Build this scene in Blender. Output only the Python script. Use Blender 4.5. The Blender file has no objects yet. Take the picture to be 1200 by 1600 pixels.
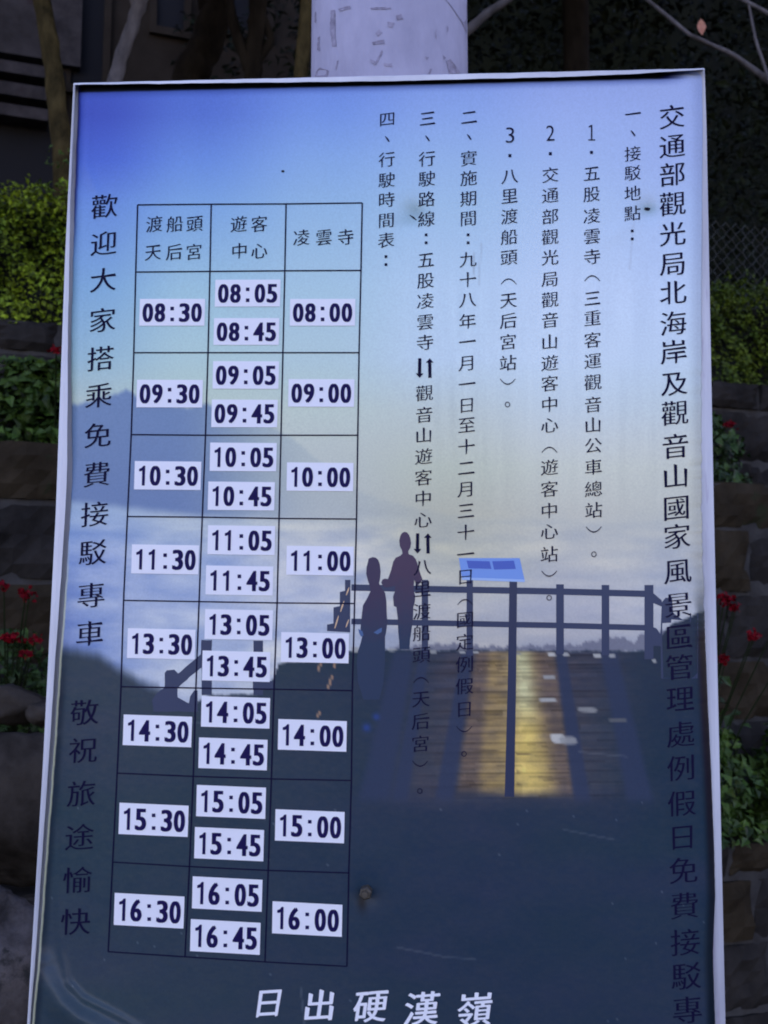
import bpy, math, random
import numpy as np
from mathutils import Vector, Matrix
from mathutils.geometry import tessellate_polygon

sc = bpy.context.scene
R = math.radians
rnd = random.Random(7)
nrg = np.random.default_rng(11)

# ------------------------------------------------------------------ camera
CAM_Z = 1.5
PITCH = R(6.74)
FPX = 1700.0                       # focal length in photo pixels (photo 1200 x 1600)
cd = bpy.data.cameras.new("camera")
cd.sensor_fit = 'HORIZONTAL'
cd.sensor_width = 36.0
cd.lens = FPX / 1200 * 36
cd.clip_start = 0.02
cd.clip_end = 500
cam = bpy.data.objects.new("camera", cd)
sc.collection.objects.link(cam)
cam.location = (0, 0, CAM_Z)
cam.rotation_euler = (math.pi / 2 + PITCH, 0, 0)
sc.camera = cam
cd.dof.use_dof = True
cd.dof.focus_distance = 1.42
cd.dof.aperture_fstop = 12
sc.cycles.filter_width = 1.9

# ------------------------------------------------------------------ sky, sun, exposure
SUN_EL, SUN_AZ = R(12), R(25)      # low morning sun, behind the trees at the back
w = bpy.data.worlds.new("World")
sc.world = w
w.use_nodes = True
wn = w.node_tree
sky = wn.nodes.new('ShaderNodeTexSky')
sky.sky_type = 'NISHITA'
sky.sun_disc = False
sky.sun_elevation = SUN_EL
sky.sun_rotation = SUN_AZ
sky.air_density = 1.0
sky.dust_density = 0.4
sky.ozone_density = 2.0
bg = wn.nodes['Background']
bg.inputs['Strength'].default_value = 0.15
wn.links.new(sky.outputs['Color'], bg.inputs['Color'])
sd = bpy.data.lights.new("sun", 'SUN')
sd.energy = 0.5
sd.angle = R(12)
sd.color = (1.0, 0.93, 0.82)
sun = bpy.data.objects.new("sun", sd)
sc.collection.objects.link(sun)
sdir = Vector((math.sin(SUN_AZ) * math.cos(SUN_EL), math.cos(SUN_AZ) * math.cos(SUN_EL), math.sin(SUN_EL)))
sun.rotation_euler = sdir.to_track_quat('Z', 'Y').to_euler()
sc.view_settings.view_transform = 'Standard'
sc.view_settings.look = 'None'
sc.view_settings.gamma = 1
sc.view_settings.exposure = 1.8
sc.view_settings.use_white_balance = True
sc.view_settings.white_balance_temperature = 6500
sc.view_settings.white_balance_tint = 50
DAYLIGHT = (0.625, 0.69, 1.06)      # what a pure white print looks like in this light (linear)
GLOSS_Y = [200, 700, 1050, 1400, 1550]      # the film's own sheen, measured down the sheet
GLOSS_RGB = .6 * np.array([(.030, .037, .068), (.042, .046, .071), (.032, .031, .037), (.016, .0155, .020), (.010, .010, .013)])


# ------------------------------------------------------------------ helpers
def tag(o, label=None, cat=None, group=None, kind=None):
    if label: o['label'] = label
    if cat: o['category'] = cat
    if group: o['group'] = group
    if kind: o['kind'] = kind
    return o


def empty(name, loc=(0, 0, 0), rz=0.0):
    o = bpy.data.objects.new(name, None)
    o.empty_display_size = 0.1
    o.location = loc
    o.rotation_euler = (0, 0, rz)
    sc.collection.objects.link(o)
    return o


def link(name, verts, faces, mats, parent=None, fmat=None, smooth=False):
    me = bpy.data.meshes.new(name)
    if isinstance(verts, np.ndarray):
        verts = verts.tolist()
    me.from_pydata(verts, [], faces)
    if not isinstance(mats, (list, tuple)):
        mats = [mats]
    for m in mats:
        me.materials.append(m)
    if fmat is not None:
        me.polygons.foreach_set('material_index', np.asarray(fmat, dtype=np.int32))
    if smooth:
        me.polygons.foreach_set('use_smooth', np.ones(len(me.polygons), dtype=bool))
    me.update()
    o = bpy.data.objects.new(name, me)
    sc.collection.objects.link(o)
    if parent: o.parent = parent
    return o


class MB:
    """collects pieces of ONE mesh"""
    def __init__(s): s.v, s.f, s.m = [], [], []

    def add(s, vs, fs, m=0):
        b = len(s.v)
        s.v.extend([tuple(p) for p in vs])
        s.f.extend([tuple(i + b for i in f) for f in fs])
        s.m.extend([m] * len(fs))

    def build(s, name, mats, parent=None, smooth=False):
        return link(name, s.v, s.f, mats, parent, s.m, smooth)

    def box(s, x0, x1, y0, y1, z0, z1, m=0):
        s.add([(x0, y0, z0), (x1, y0, z0), (x1, y1, z0), (x0, y1, z0), (x0, y0, z1), (x1, y0, z1), (x1, y1, z1), (x0, y1, z1)],
              [(3, 2, 1, 0), (4, 5, 6, 7), (0, 1, 5, 4), (1, 2, 6, 5), (2, 3, 7, 6), (3, 0, 4, 7)], m)

    def tube(s, pts, rad, n=8, m=0, cap=True, wob=0.0):
        pts = [Vector(p) for p in pts]
        rad = rad if isinstance(rad, (list, tuple)) else [rad] * len(pts)
        rings, up = [], None
        for i, p in enumerate(pts):
            d = (pts[min(i + 1, len(pts) - 1)] - pts[max(i - 1, 0)]).normalized()
            if up is None:
                up = d.orthogonal().normalized()
            up = (up - d * up.dot(d)).normalized()
            side = d.cross(up)
            rings.append([p + (up * math.cos(2 * math.pi * k / n) + side * math.sin(2 * math.pi * k / n)) * rad[i] * (1 + wob * rnd.uniform(-1, 1)) for k in range(n)])
        vs = [q for r in rings for q in r]
        fs = []
        for i in range(len(rings) - 1):
            for k in range(n):
                a, b = i * n + k, i * n + (k + 1) % n
                fs.append((a, b, b + n, a + n))
        if cap:
            fs.append(tuple(range(n - 1, -1, -1)))
            fs.append(tuple(range((len(rings) - 1) * n, len(rings) * n)))
        s.add(vs, fs, m)


def mat(name, col, rough=0.7, spec=0.5, metal=0.0, coat=0.0):
    m = bpy.data.materials.new(name)
    m.use_nodes = True
    b = m.node_tree.nodes['Principled BSDF']
    b.inputs['Base Color'].default_value = (*col, 1)
    b.inputs['Roughness'].default_value = rough
    b.inputs['Specular IOR Level'].default_value = spec
    b.inputs['Metallic'].default_value = metal
    b.inputs['Coat Weight'].default_value = coat
    b.inputs['Coat Roughness'].default_value = 0.15
    return m


def noisy(name, c1, c2, scale=6.0, detail=6.0, rough=0.85, bump=0.0, c3=None, scale3=2.0, t3=0.62, spec=0.06, stretch=None, per_island=0.0, coord='Object'):
    """two-tone noise material, optional third tone in patches, optional per-leaf variation"""
    m = mat(name, c1, rough, spec)
    nt = m.node_tree
    b = nt.nodes['Principled BSDF']
    tc = nt.nodes.new('ShaderNodeTexCoord')
    src = tc.outputs[coord]
    if stretch:
        mp = nt.nodes.new('ShaderNodeMapping')
        mp.inputs['Scale'].default_value = stretch
        nt.links.new(src, mp.inputs['Vector'])
        src = mp.outputs['Vector']
    n = nt.nodes.new('ShaderNodeTexNoise')
    n.inputs['Scale'].default_value = scale
    n.inputs['Detail'].default_value = detail
    n.inputs['Roughness'].default_value = 0.65
    nt.links.new(src, n.inputs['Vector'])
    r = nt.nodes.new('ShaderNodeValToRGB')
    r.color_ramp.elements[0].position = 0.35
    r.color_ramp.elements[1].position = 0.68
    r.color_ramp.elements[0].color = (*c1, 1)
    r.color_ramp.elements[1].color = (*c2, 1)
    nt.links.new(n.outputs['Fac'], r.inputs['Fac'])
    out = r.outputs['Color']
    if c3:
        n3 = nt.nodes.new('ShaderNodeTexNoise')
        n3.inputs['Scale'].default_value = scale3
        n3.inputs['Detail'].default_value = 7
        n3.inputs['Roughness'].default_value = 0.7
        nt.links.new(src, n3.inputs['Vector'])
        r3 = nt.nodes.new('ShaderNodeValToRGB')
        r3.color_ramp.elements[0].position = t3
        r3.color_ramp.elements[1].position = t3 + 0.06
        nt.links.new(n3.outputs['Fac'], r3.inputs['Fac'])
        mx = nt.nodes.new('ShaderNodeMix')
        mx.data_type = 'RGBA'
        nt.links.new(r3.outputs['Color'], mx.inputs[0])
        nt.links.new(out, mx.inputs[6])
        mx.inputs[7].default_value = (*c3, 1)
        out = mx.outputs[2]
    if per_island:
        g = nt.nodes.new('ShaderNodeNewGeometry')
        h = nt.nodes.new('ShaderNodeHueSaturation')
        mr = nt.nodes.new('ShaderNodeMapRange')
        mr.inputs['To Min'].default_value = 1 - per_island
        mr.inputs['To Max'].default_value = 1 + per_island
        nt.links.new(g.outputs['Random Per Island'], mr.inputs['Value'])
        nt.links.new(mr.outputs[0], h.inputs['Value'])
        nt.links.new(out, h.inputs['Color'])
        out = h.outputs['Color']
    nt.links.new(out, b.inputs['Base Color'])
    if bump:
        bp = nt.nodes.new('ShaderNodeBump')
        bp.inputs['Strength'].default_value = bump
        bp.inputs['Distance'].default_value = 0.02
        nt.links.new(n.outputs['Fac'], bp.inputs['Height'])
        nt.links.new(bp.outputs['Normal'], b.inputs['Normal'])
    return m


def srgb(c):
    c = np.asarray(c, dtype=float) / 255.0
    return np.where(c <= 0.04045, c / 12.92, ((c + 0.055) / 1.055) ** 2.4)


def ink(c, y=1000):
    """printed ink colour that shows as colour c (0..255) under the place's daylight"""
    g_ = np.stack([np.interp(y, GLOSS_Y, GLOSS_RGB[:, k]) for k in range(3)], -1)
    return np.clip((srgb(c) - g_) / np.array(DAYLIGHT), 0.002, 0.93)


# ------------------------------------------------------------------ the board: photo pixel -> point on the real board plane
def _rot(v):
    v = np.array(v); t = np.linalg.norm(v); k = v / t
    K = np.array([[0, -k[2], k[1]], [k[2], 0, -k[0]], [-k[1], k[0], 0]])
    return np.eye(3) + math.sin(t) * K + (1 - math.cos(t)) * K @ K


BR = _rot([-0.11705691, 0.07307899, 0.01022187])
BT = np.array([-0.39988084, -0.5551453, 1.40890656])
BOARD_W, BOARD_H = 0.80, 1.235


def board_uv(px, py, off=0.0):
    """metres right and down from the board's top left corner, for a surface standing off the board by off"""
    px = np.asarray(px, float); py = np.asarray(py, float)
    d = np.stack([(px - 600) / FPX, (py - 800) / FPX, np.ones_like(px)], -1)
    n = BR[:, 2]
    t = (n @ BT - off) / (d @ n)
    X = d * t[..., None] - BT
    return X @ BR[:, 0], X @ BR[:, 1]


C2W = np.array([[1, 0, 0], [0, math.sin(PITCH), math.cos(PITCH)], [0, -math.cos(PITCH), math.sin(PITCH)]])
org = C2W @ (BT + BR[:, 0] * BOARD_W / 2 + BR[:, 1] * BOARD_H) + np.array([0, 0, CAM_Z])
ax_x = C2W @ BR[:, 0]; ax_z = -(C2W @ BR[:, 1]); ax_y = C2W @ BR[:, 2]      # right, up, into the board
sign = empty("notice_board")
sign.matrix_world = Matrix(((ax_x[0], ax_y[0], ax_z[0], org[0]), (ax_x[1], ax_y[1], ax_z[1], org[1]), (ax_x[2], ax_y[2], ax_z[2], org[2]), (0, 0, 0, 1)))
tag(sign, "white notice board with a blue sunrise poster and bus timetable, fixed to the pale pole", "notice board")


def smooth(a, b, x):
    t = np.clip((x - a) / (b - a), 0, 1)
    return t * t * (3 - 2 * t)


def value_noise(x, y, seed, octv=4):
    out = 0; amp = 1; tot = 0
    for o in range(octv):
        g = np.random.default_rng(seed + o).random((64, 64))
        xi = np.floor(x).astype(int); yi = np.floor(y).astype(int)
        fx = x - xi; fy = y - yi
        fx = fx * fx * (3 - 2 * fx); fy = fy * fy * (3 - 2 * fy)
        a = g[xi % 64, yi % 64] * (1 - fx) + g[(xi + 1) % 64, yi % 64] * fx
        c = g[xi % 64, (yi + 1) % 64] * (1 - fx) + g[(xi + 1) % 64, (yi + 1) % 64] * fx
        out = out + amp * (a * (1 - fy) + c * fy); tot += amp; amp *= .5; x = x * 2.03 + 9; y = y * 2.03 + 5
    return out / tot


def wig(x, k=0):
    return (np.sin(x * 0.071 + k) + np.sin(x * 0.173 + 1.7 * k + 1) * .7 + np.sin(x * 0.41 + 2.3 * k) * .4) / 2.1


def pxl(y):
    return np.interp(y, [128, 200, 300, 530, 650, 750, 850, 950, 1050, 1130, 1200, 1330, 1500, 1590, 1660],
                     [123, 121, 117, 111, 112, 113, 107, 100, 92, 87, 82, 72, 60, 51, 45]) + 0.5 * wig(y, 1)


def pxr(y):
    return np.interp(y, [108, 200, 450, 600, 800, 1000, 1100, 1200, 1330, 1400, 1490, 1560, 1660],
                     [1097, 1098, 1096, 1096, 1096, 1102, 1106, 1111, 1116, 1117.5, 1114, 1116, 1120]) + (.3 + 2.2 * smooth(520, 620, y) * (1 - smooth(950, 1050, y))) * (value_noise(np.asarray(y) / 9.0, np.asarray(y) * 0 + .5, 15, 4) - .5) * 2


def pyt(x):
    return np.interp(x, [115, 250, 600, 900, 1050, 1102], [132, 129, 121, 113.5, 110, 109]) + 0.2 * wig(x, 3)


CREASES = [  # (points, amplitude m, width px)
    ([(68, 1512), (76, 1540), (92, 1568), (118, 1592), (160, 1612), (240, 1650)], 0.0105, 21),
    ([(86, 1150), (91, 1400), (97, 1490), (106, 1535), (130, 1560), (190, 1590), (240, 1620)], 0.0022, 6),
    ([(138, 150), (134, 260), (150, 300), (152, 340)], 0.0016, 8),
    ([(128, 420), (126, 560), (123, 700)], 0.0016, 7),
    ([(1072, 150), (1086, 170), (1090, 240)], 0.0012, 8),
    ([(990, 345), (940, 380)], 0.0008, 12),
]


def seg_dist(px, py, pts):
    best = np.full(np.shape(px), 1e9)
    along = np.zeros(np.shape(px))
    n = len(pts) - 1
    for i in range(n):
        (x0, y0), (x1, y1) = pts[i], pts[i + 1]
        dx, dy = x1 - x0, y1 - y0
        t = np.clip(((px - x0) * dx + (py - y0) * dy) / (dx * dx + dy * dy), 0, 1)
        d = np.hypot(px - x0 - t * dx, py - y0 - t * dy)
        m = d < best
        best = np.where(m, d, best)
        along = np.where(m, (i + t) / n, along)
    return best, along


def lift(px, py):
    """how far the warped film stands off the board, metres"""
    px = np.asarray(px, float); py = np.asarray(py, float)
    dr = pxr(py) - px; dl = px - pxl(py); dt = py - pyt(px)
    h = 0.0105 + 0.0011 * np.sin(px * 0.0082 + py * 0.0041) + 0.0009 * np.sin(py * 0.0113 - px * 0.004 + 1)
    h = h - 0.0080 * np.clip((30 - dr) / 30, 0, 1) ** 2
    h = h + 0.004 * smooth(1350, 1500, py) * (1 - smooth(1540, 1640, py)) * np.clip((14 - dr) / 14, 0, 1)
    h = h - 0.0072 * np.clip((24 - dt) / 24, 0, 1) ** 2
    low = smooth(650, 950, py)
    h = h - 0.0065 * (1 - low) * np.clip((22 - dl) / 22, 0, 1) ** 2 + 0.0045 * low * np.clip((26 - dl) / 26, 0, 1) ** 2
    for pts, a, wd in CREASES:
        d, t = seg_dist(px, py, pts)
        h = h + a * np.exp(-(d / wd) ** 2) * np.sin(np.pi * np.clip(t * .9 + .08, 0, 1)) ** .6
    for (bx, by, a, r) in ((644, 333, .0042, 20), (1013, 326, .0036, 18), (573, 1392, .0022, 22)):
        h = h - a * np.exp(-((px - bx) ** 2 + (py - by) ** 2) / (r * r))
    return h


def P(px, py, off=0.0):
    """photo pixel(s) -> local point(s) of the notice board, on the film's surface plus off"""
    h = lift(px, py) + off
    u, v = board_uv(px, py, h)
    return np.stack([u - BOARD_W / 2, -h, BOARD_H - v], -1)


def Pf(px, py, off):
    u, v = board_uv(px, py, max(off, 0.0))
    return np.stack([u - BOARD_W / 2, -np.full(np.shape(u), off), BOARD_H - v], -1)


# ------------------------------------------------------------------ materials of the sign
m_board = noisy("board_white", (.38, .39, .42), (.66, .68, .70), 26, 7, .55, 0, (.34, .30, .38), 22, .60, spec=.3, stretch=(1, 1, .07))
m_side = mat("board_side", (.55, .55, .55), .6)
m_pale = mat("film_edge", (.62, .60, .42), .5)
m_back = mat("board_back", (.25, .25, .24), .7)


def film(name, col, rough=0.36, coat=0.06):
    m = mat(name, tuple(col), rough, 0.19)
    b = m.node_tree.nodes['Principled BSDF']
    b.inputs['Coat Weight'].default_value = coat
    b.inputs['Coat Roughness'].default_value = 0.22
    return m


m_text = mat("print_navy", (.008, .007, .030), .6, .05)
m_black = mat("print_black", (.006, .006, .014), .6, .12)
m_white = film("print_white", (.82, .83, .82))
m_digit = mat("print_digit", (.010, .006, .062), .6, .12)
def film2(name, c1, c2, z0, z1):
    m = film(name, c1)
    nt_ = m.node_tree
    tc_ = nt_.nodes.new('ShaderNodeTexCoord'); sx = nt_.nodes.new('ShaderNodeSeparateXYZ'); mr_ = nt_.nodes.new('ShaderNodeMapRange')
    nz_ = nt_.nodes.new('ShaderNodeTexNoise'); nz_.inputs['Scale'].default_value = 90
    ad = nt_.nodes.new('ShaderNodeMath'); ad.operation = 'MULTIPLY_ADD'; ad.inputs[1].default_value = .05
    mx_ = nt_.nodes.new('ShaderNodeMix'); mx_.data_type = 'RGBA'
    mr_.inputs['From Min'].default_value = z0; mr_.inputs['From Max'].default_value = z1
    nt_.links.new(tc_.outputs['Object'], sx.inputs[0]); nt_.links.new(tc_.outputs['Object'], nz_.inputs['Vector'])
    nt_.links.new(nz_.outputs['Fac'], ad.inputs[0]); nt_.links.new(sx.outputs['Z'], ad.inputs[2])
    nt_.links.new(ad.outputs[0], mr_.inputs['Value']); nt_.links.new(mr_.outputs[0], mx_.inputs[0])
    mx_.inputs[6].default_value = (*c1, 1); mx_.inputs[7].default_value = (*c2, 1)
    nt_.links.new(mx_.outputs[2], nt_.nodes['Principled BSDF'].inputs['Base Color'])
    return m


def zof(py): return float(Pf(np.array(640.), np.array(float(py)), .01)[2]) + .025


m_rail = film("print_rail", ink((54, 64, 98)))
m_pole2 = film("print_post", ink((50, 58, 90)))
m_fig = film2("print_figure", ink((46, 60, 92)), ink((68, 58, 88)), zof(1005), zof(890))
m_fig2 = film2("print_figure_front", ink((46, 60, 92)), ink((60, 56, 88)), zof(1010), zof(930))

# the poster sheet: colour of the printed sunrise picture is a per-vertex ink colour plus print grain
m_poster = film("poster_print", (.5, .5, .5))
nt = m_poster.node_tree
b = nt.nodes['Principled BSDF']
at = nt.nodes.new('ShaderNodeVertexColor'); at.layer_name = "ink"
tc = nt.nodes.new('ShaderNodeTexCoord')
n1 = nt.nodes.new('ShaderNodeTexNoise'); n1.inputs['Scale'].default_value = 420; n1.inputs['Detail'].default_value = 2
nt.links.new(tc.outputs['Object'], n1.inputs['Vector'])
mr = nt.nodes.new('ShaderNodeMapRange'); mr.inputs['To Min'].default_value = .88; mr.inputs['To Max'].default_value = 1.12
nt.links.new(n1.outputs['Fac'], mr.inputs['Value'])
mv = nt.nodes.new('ShaderNodeVectorMath'); mv.operation = 'SCALE'
nt.links.new(at.outputs['Color'], mv.inputs[0]); nt.links.new(mr.outputs[0], mv.inputs['Scale'])
nt.links.new(mv.outputs[0], b.inputs['Base Color'])


# sky and mist inks of the printed picture: rows of (y, [(x, rgb) ...])
PICX = [90, 150, 300, 500, 700, 900, 1090]
PIC = [
    (110, [(66, 84, 186), (70, 90, 192), (82, 108, 206), (104, 132, 222), (124, 148, 226), (142, 158, 228), (146, 160, 226)]),
    (180, [(64, 82, 182), (68, 86, 188), (86, 114, 208), (114, 146, 226), (136, 162, 230), (152, 170, 234), (152, 168, 232)]),
    (250, [(78, 104, 204), (76, 104, 208), (102, 138, 222), (130, 164, 228), (146, 174, 230), (158, 178, 236), (156, 172, 234)]),
    (320, [(100, 136, 216), (102, 138, 218), (120, 160, 224), (142, 176, 226), (156, 184, 230), (168, 188, 238), (164, 182, 238)]),
    (450, [(122, 160, 214), (124, 164, 216), (152, 186, 220), (162, 190, 224), (178, 198, 238), (188, 202, 245), (180, 195, 242)]),
    (560, [(142, 172, 208), (148, 178, 210), (168, 192, 212), (172, 192, 216), (184, 200, 236), (192, 205, 242), (186, 200, 238)]),
    (640, [(170, 184, 196), (172, 186, 198), (176, 190, 196), (178, 192, 202), (178, 190, 206), (186, 200, 226), (182, 196, 220)]),
    (730, [(160, 176, 196), (162, 178, 196), (168, 182, 192), (170, 182, 194), (172, 184, 186), (184, 194, 202), (180, 190, 200)]),
    (800, [(130, 158, 206), (140, 166, 210), (160, 178, 205), (168, 178, 192), (166, 172, 174), (176, 182, 190), (174, 182, 192)]),
    (870, [(122, 148, 206), (128, 152, 208), (152, 172, 214), (170, 180, 206), (168, 174, 178), (170, 176, 190), (166, 174, 192)]),
    (950, [(122, 144, 200), (130, 152, 204), (152, 170, 212), (166, 178, 210), (164, 170, 188), (162, 168, 192), (158, 168, 196)]),
    (1010, [(106, 128, 190), (116, 140, 198), (150, 168, 208), (168, 180, 210), (160, 164, 180), (150, 156, 180), (140, 150, 180)]),
    (1090, [(106, 128, 190), (116, 140, 198), (158, 172, 206), (168, 180, 210), (160, 164, 180), (150, 156, 180), (140, 150, 180)]),
    (1700, [(106, 128, 190), (116, 140, 198), (158, 172, 206), (168, 180, 210), (160, 164, 180), (150, 156, 180), (140, 150, 180)]),
]


def picture(px, py):
    ys = [r[0] for r in PIC]
    cols = np.zeros(px.shape + (3,))
    tab = np.array([r[1] for r in PIC], float)           # rows, xs, 3
    wx = 6 * value_noise(px / 90, py / 90, 60)
    for c in range(3):
        per = [np.interp(py, ys, tab[:, k, c]) for k in range(len(PICX))]
        acc = np.zeros(px.shape)
        xi = np.clip(np.searchsorted(PICX, px) - 1, 0, len(PICX) - 2)
        st = np.stack(per, -1)
        x0 = np.take(PICX, xi); x1 = np.take(PICX, xi + 1)
        t = np.clip((px - x0) / (x1 - x0), 0, 1); t = t * t * (3 - 2 * t)
        a = np.take_along_axis(st, xi[..., None], -1)[..., 0]; bb = np.take_along_axis(st, xi[..., None] + 1, -1)[..., 0]
        cols[..., c] = a * (1 - t) + bb * t

    def blend(mask, rgb):
        cols[...] = cols * (1 - mask[..., None]) + np.asarray(rgb, float) * mask[..., None]
    cols[..., 0] *= 1 - .055 * (1 - smooth(560, 720, py))
    # cloud sea texture
    cn = value_noise(px / 70, py / 22, 20, 5)
    sea = smooth(785, 840, py) * (1 - smooth(1080, 1110, py))
    cols += ((cn - .5) * 80 * sea * (1 - .5 * smooth(560, 700, px)))[..., None] * np.array([1.0, .8, .35])
    # mountain
    ridge = np.interp(px, [80, 120, 160, 185, 196, 206, 216, 250, 300, 320, 376, 420, 450, 520, 565, 628, 690, 760], [636, 630, 622, 612, 609, 612, 622, 630, 636, 630, 640, 662, 680, 735, 770, 788, 800, 812]) + 2.5 * wig(px * 1.7, 5)
    foot = np.interp(px, [80, 115, 200, 310, 440, 560, 760], [780, 786, 796, 806, 812, 822, 824]) + 7 * (value_noise(px / 40, py / 400, 9) - .5)
    mm = smooth(-4, 6, py - ridge) * .94 * (1 - smooth(-10, 8, py - foot)) * (1 - smooth(520, 720, px) * .55) * (1 - .80 * smooth(270, 520, px))
    hz = smooth(0, 190, py - 630)
    blend(mm, (0, 0, 0) if False else np.stack([96 - 4 * hz + 30 * smooth(250, 520, px), 124 - 6 * hz + 26 * smooth(250, 520, px), 178 - 4 * hz], -1))
    # trees on the far edge of the deck
    tr = np.interp(px, [560, 640, 700, 760, 900, 925, 940, 965, 990, 1000, 1020, 1090], [1014, 1010, 1006, 1010, 1008, 1002, 998, 994, 1004, 992, 988, 985]) + 4 * wig(px * 3, 4)
    blend(smooth(-2, 2, py - tr) * (1 - smooth(1014, 1018, py)) * smooth(560, 640, px) * .8, (92, 98, 128))
    # dark foreground, left hillside and the deck
    top = np.interp(px, [60, 100, 150, 185, 215, 240, 262, 285, 300, 330, 400, 424, 436, 470, 500, 540, 560, 1010, 1018, 1050, 1100],
                    [1008, 1014, 1022, 1044, 1062, 1074, 1080, 1100, 1100, 1086, 1084, 1066, 1036, 1034, 1026, 1018, 1015, 1017, 1010, 975, 955]) + 1.5 * wig(px * 2.1, 6)
    soft = np.where(px < 250, 14, 2.5)
    dk = smooth(-1, 1, (py - top) / soft)
    gn = value_noise(px / 60, py / 40, 33)
    g2n = value_noise(px / 9, py / 4, 37, 3); g3n = value_noise(px / 150, py / 60, 39, 3)
    lf_ = 1 - smooth(200, 800, px)
    d0 = np.stack([35 + 8 * lf_ - 2 * smooth(1150, 1500, py) + 6 * gn + 7 * (g3n - .5) + 9 * (g2n - .5), 51 + 8 * lf_ - 2 * smooth(1200, 1500, py) + 3 * gn + 5 * (g2n - .5), 75 + 4 * lf_ + 4 * gn - 2 * smooth(1300, 1600, py) + 6 * (g3n - .5)], -1)
    sp = nrg.random(px.shape) > .9993
    d0 = np.where((sp & (py > 1250))[..., None], d0 + 26, d0)
    blend(dk, d0)
    # planks
    on = smooth(1015, 1022, py)
    pl = .5 + .5 * np.sin((py + (px - 800) * .012) * 2 * np.pi / np.interp(py, [1015, 1250], [6.5, 15]) + 1.3 * value_noise(px / 45, py / 300, 41))
    seam = value_noise(px / 60, py / 3.2, 44, 2)
    end = 1 - smooth(1226, 1249, py - (px - 800) * .03)
    mott = value_noise(px / 16, py / 9, 46, 3)
    brown = on * smooth(600, 735, px + (py - 1015) * .2) * (1 - smooth(880, 1040, px)) * (1 - smooth(1225, 1275, py)) * (.30 + .35 * mott)
    blend(brown, np.stack([82 + 10 * pl, 74 + 7 * pl, 90 + 3 * pl], -1))
    mid = on * smooth(-4, 8, px - np.interp(py, [1015, 1245], [742, 712])) * (1 - smooth(-6, 4, px - np.interp(py, [1015, 1245], [866, 896]))) * end
    blend(mid * (.5 + .3 * mott), np.stack([106 + 16 * pl, 90 + 13 * pl, 88 + 6 * pl], -1))
    gl = on * smooth(-8, 10, px - np.interp(py, [1015, 1245], [764, 746])) * (1 - smooth(-26, 6, px - np.interp(py, [1015, 1245], [842, 884]))) * end
    blend(gl * (.3 + .6 * mott) * smooth(.2, .8, np.exp(-((px - 808) / 72) ** 2) + .2), np.stack([142 + 16 * pl, 124 + 12 * pl, 92 + 6 * pl], -1))
    pk = gl * np.exp(-((px - np.interp(py, [1015, 1245], [816, 824])) / np.interp(py, [1015, 1110, 1245], [17, 20, 34])) ** 2)
    warm = smooth(1080, 1150, py)
    blend(np.clip(pk * (.6 + .6 * mott), 0, 1), np.stack([176 + 22 * warm, 178 - 2 * warm, 152 - 40 * warm], -1))
    cols *= (1 - .12 * (seam > .66) * mid)[..., None]
    for (x0, x1, y, t_) in ((806, 835, 1178, 1.6), (806, 818, 1206, 3), (806, 818, 1225, 2.6), (735, 790, 1115, 1.2), (840, 895, 1215, 1.4), (745, 788, 1126, 1), (740, 786, 1172, 1)):
        blend((1 - smooth(t_ * .5, t_ * 1.4, np.abs(py - y - (px - x0) * .02))) * (px > x0) * (1 - smooth(x1 - 14, x1, px)) * .6, (74, 66, 66))
    ph_ = 14 * np.log(np.maximum(py - 960, 5) / 55.0) + .0012 * (px - 800)
    pi_ = np.floor(ph_).astype(int)
    hs = np.random.default_rng(77).random((256, 64))
    sgm = np.floor((px + 97 * hs[pi_ % 256, 0]) / (60 + 40 * hs[pi_ % 256, 1])).astype(int)
    tone = hs[pi_ % 256, sgm % 64]
    area_ = on * (1 - smooth(1236, 1256, py)) * smooth(620, 720, px) * (1 - smooth(900, 1020, px))
    cols *= (1 + .15 * (tone - .5) * area_ - .13 * area_ * (ph_ - pi_ < .16))[..., None]
    # post shadows lying on the planks
    for (x0, x1, wd) in ((731, 694, 14), (876, 910, 12), (950, 1000, 20), (632, 585, 24), (664, 625, 12)):
        c = np.interp(py, [1015, 1250], [x0, x1]); ww = wd * np.interp(py, [1015, 1250], [.75, 1.2])
        blend(on * (1 - smooth(.55, 1.15, np.abs(px - c) / ww)) * (1 - smooth(1240, 1262, py)) * .85, (46, 58, 90))
    # pale scraps on the planks
    for (x, y, a, bh, c) in ((872, 1154, 11, 7, 168), (888, 1157, 13, 6, 128), (918, 1109, 15, 3.4, 124), (856, 1094, 13, 2.8, 150), (858, 1058, 9, 3.6, 134), (612, 1015, 7, 2.6, 140), (722, 1019, 5, 2.6, 150), (743, 1019, 5, 2.6, 150), (862, 1023, 6, 2.8, 168), (884, 1023, 5, 2.6, 150), (933, 1024, 6, 2.8, 160), (956, 1024, 5, 2.6, 140), (965, 1125, 14, 2.4, 84), (1022, 1032, 3, 3, 140), (676, 1018, 5, 2.6, 130), (806, 1021, 8, 2, 120), (555, 1015, 6, 4, 140)):
        e = ((px - x - (py - y) * .3) / a) ** 4 + ((py - y + 1.5 * (mott - .5)) / bh) ** 4
        blend((1 - smooth(.3, 1.9, e)) * .9, (c, c + 6, c + 22))
    for (x, y, r) in ((573, 1137, 6), (588, 1120, 5)):
        blend(np.exp(-((px - x) ** 2 + (py - y) ** 2) / (r * r)) * .6, (40, 70, 170))
    # streaks of the wooden stair rail
    for pts in ([(502, 1034), (497, 1047)], [(524, 1035), (522, 1043)], [(519, 1056), (513, 1074)], [(500, 1112), (496, 1120)]):
        d, t = seg_dist(px, py, pts)
        blend((1 - smooth(.9, 2.4, d)) * .75, (176, 138, 120))
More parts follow.
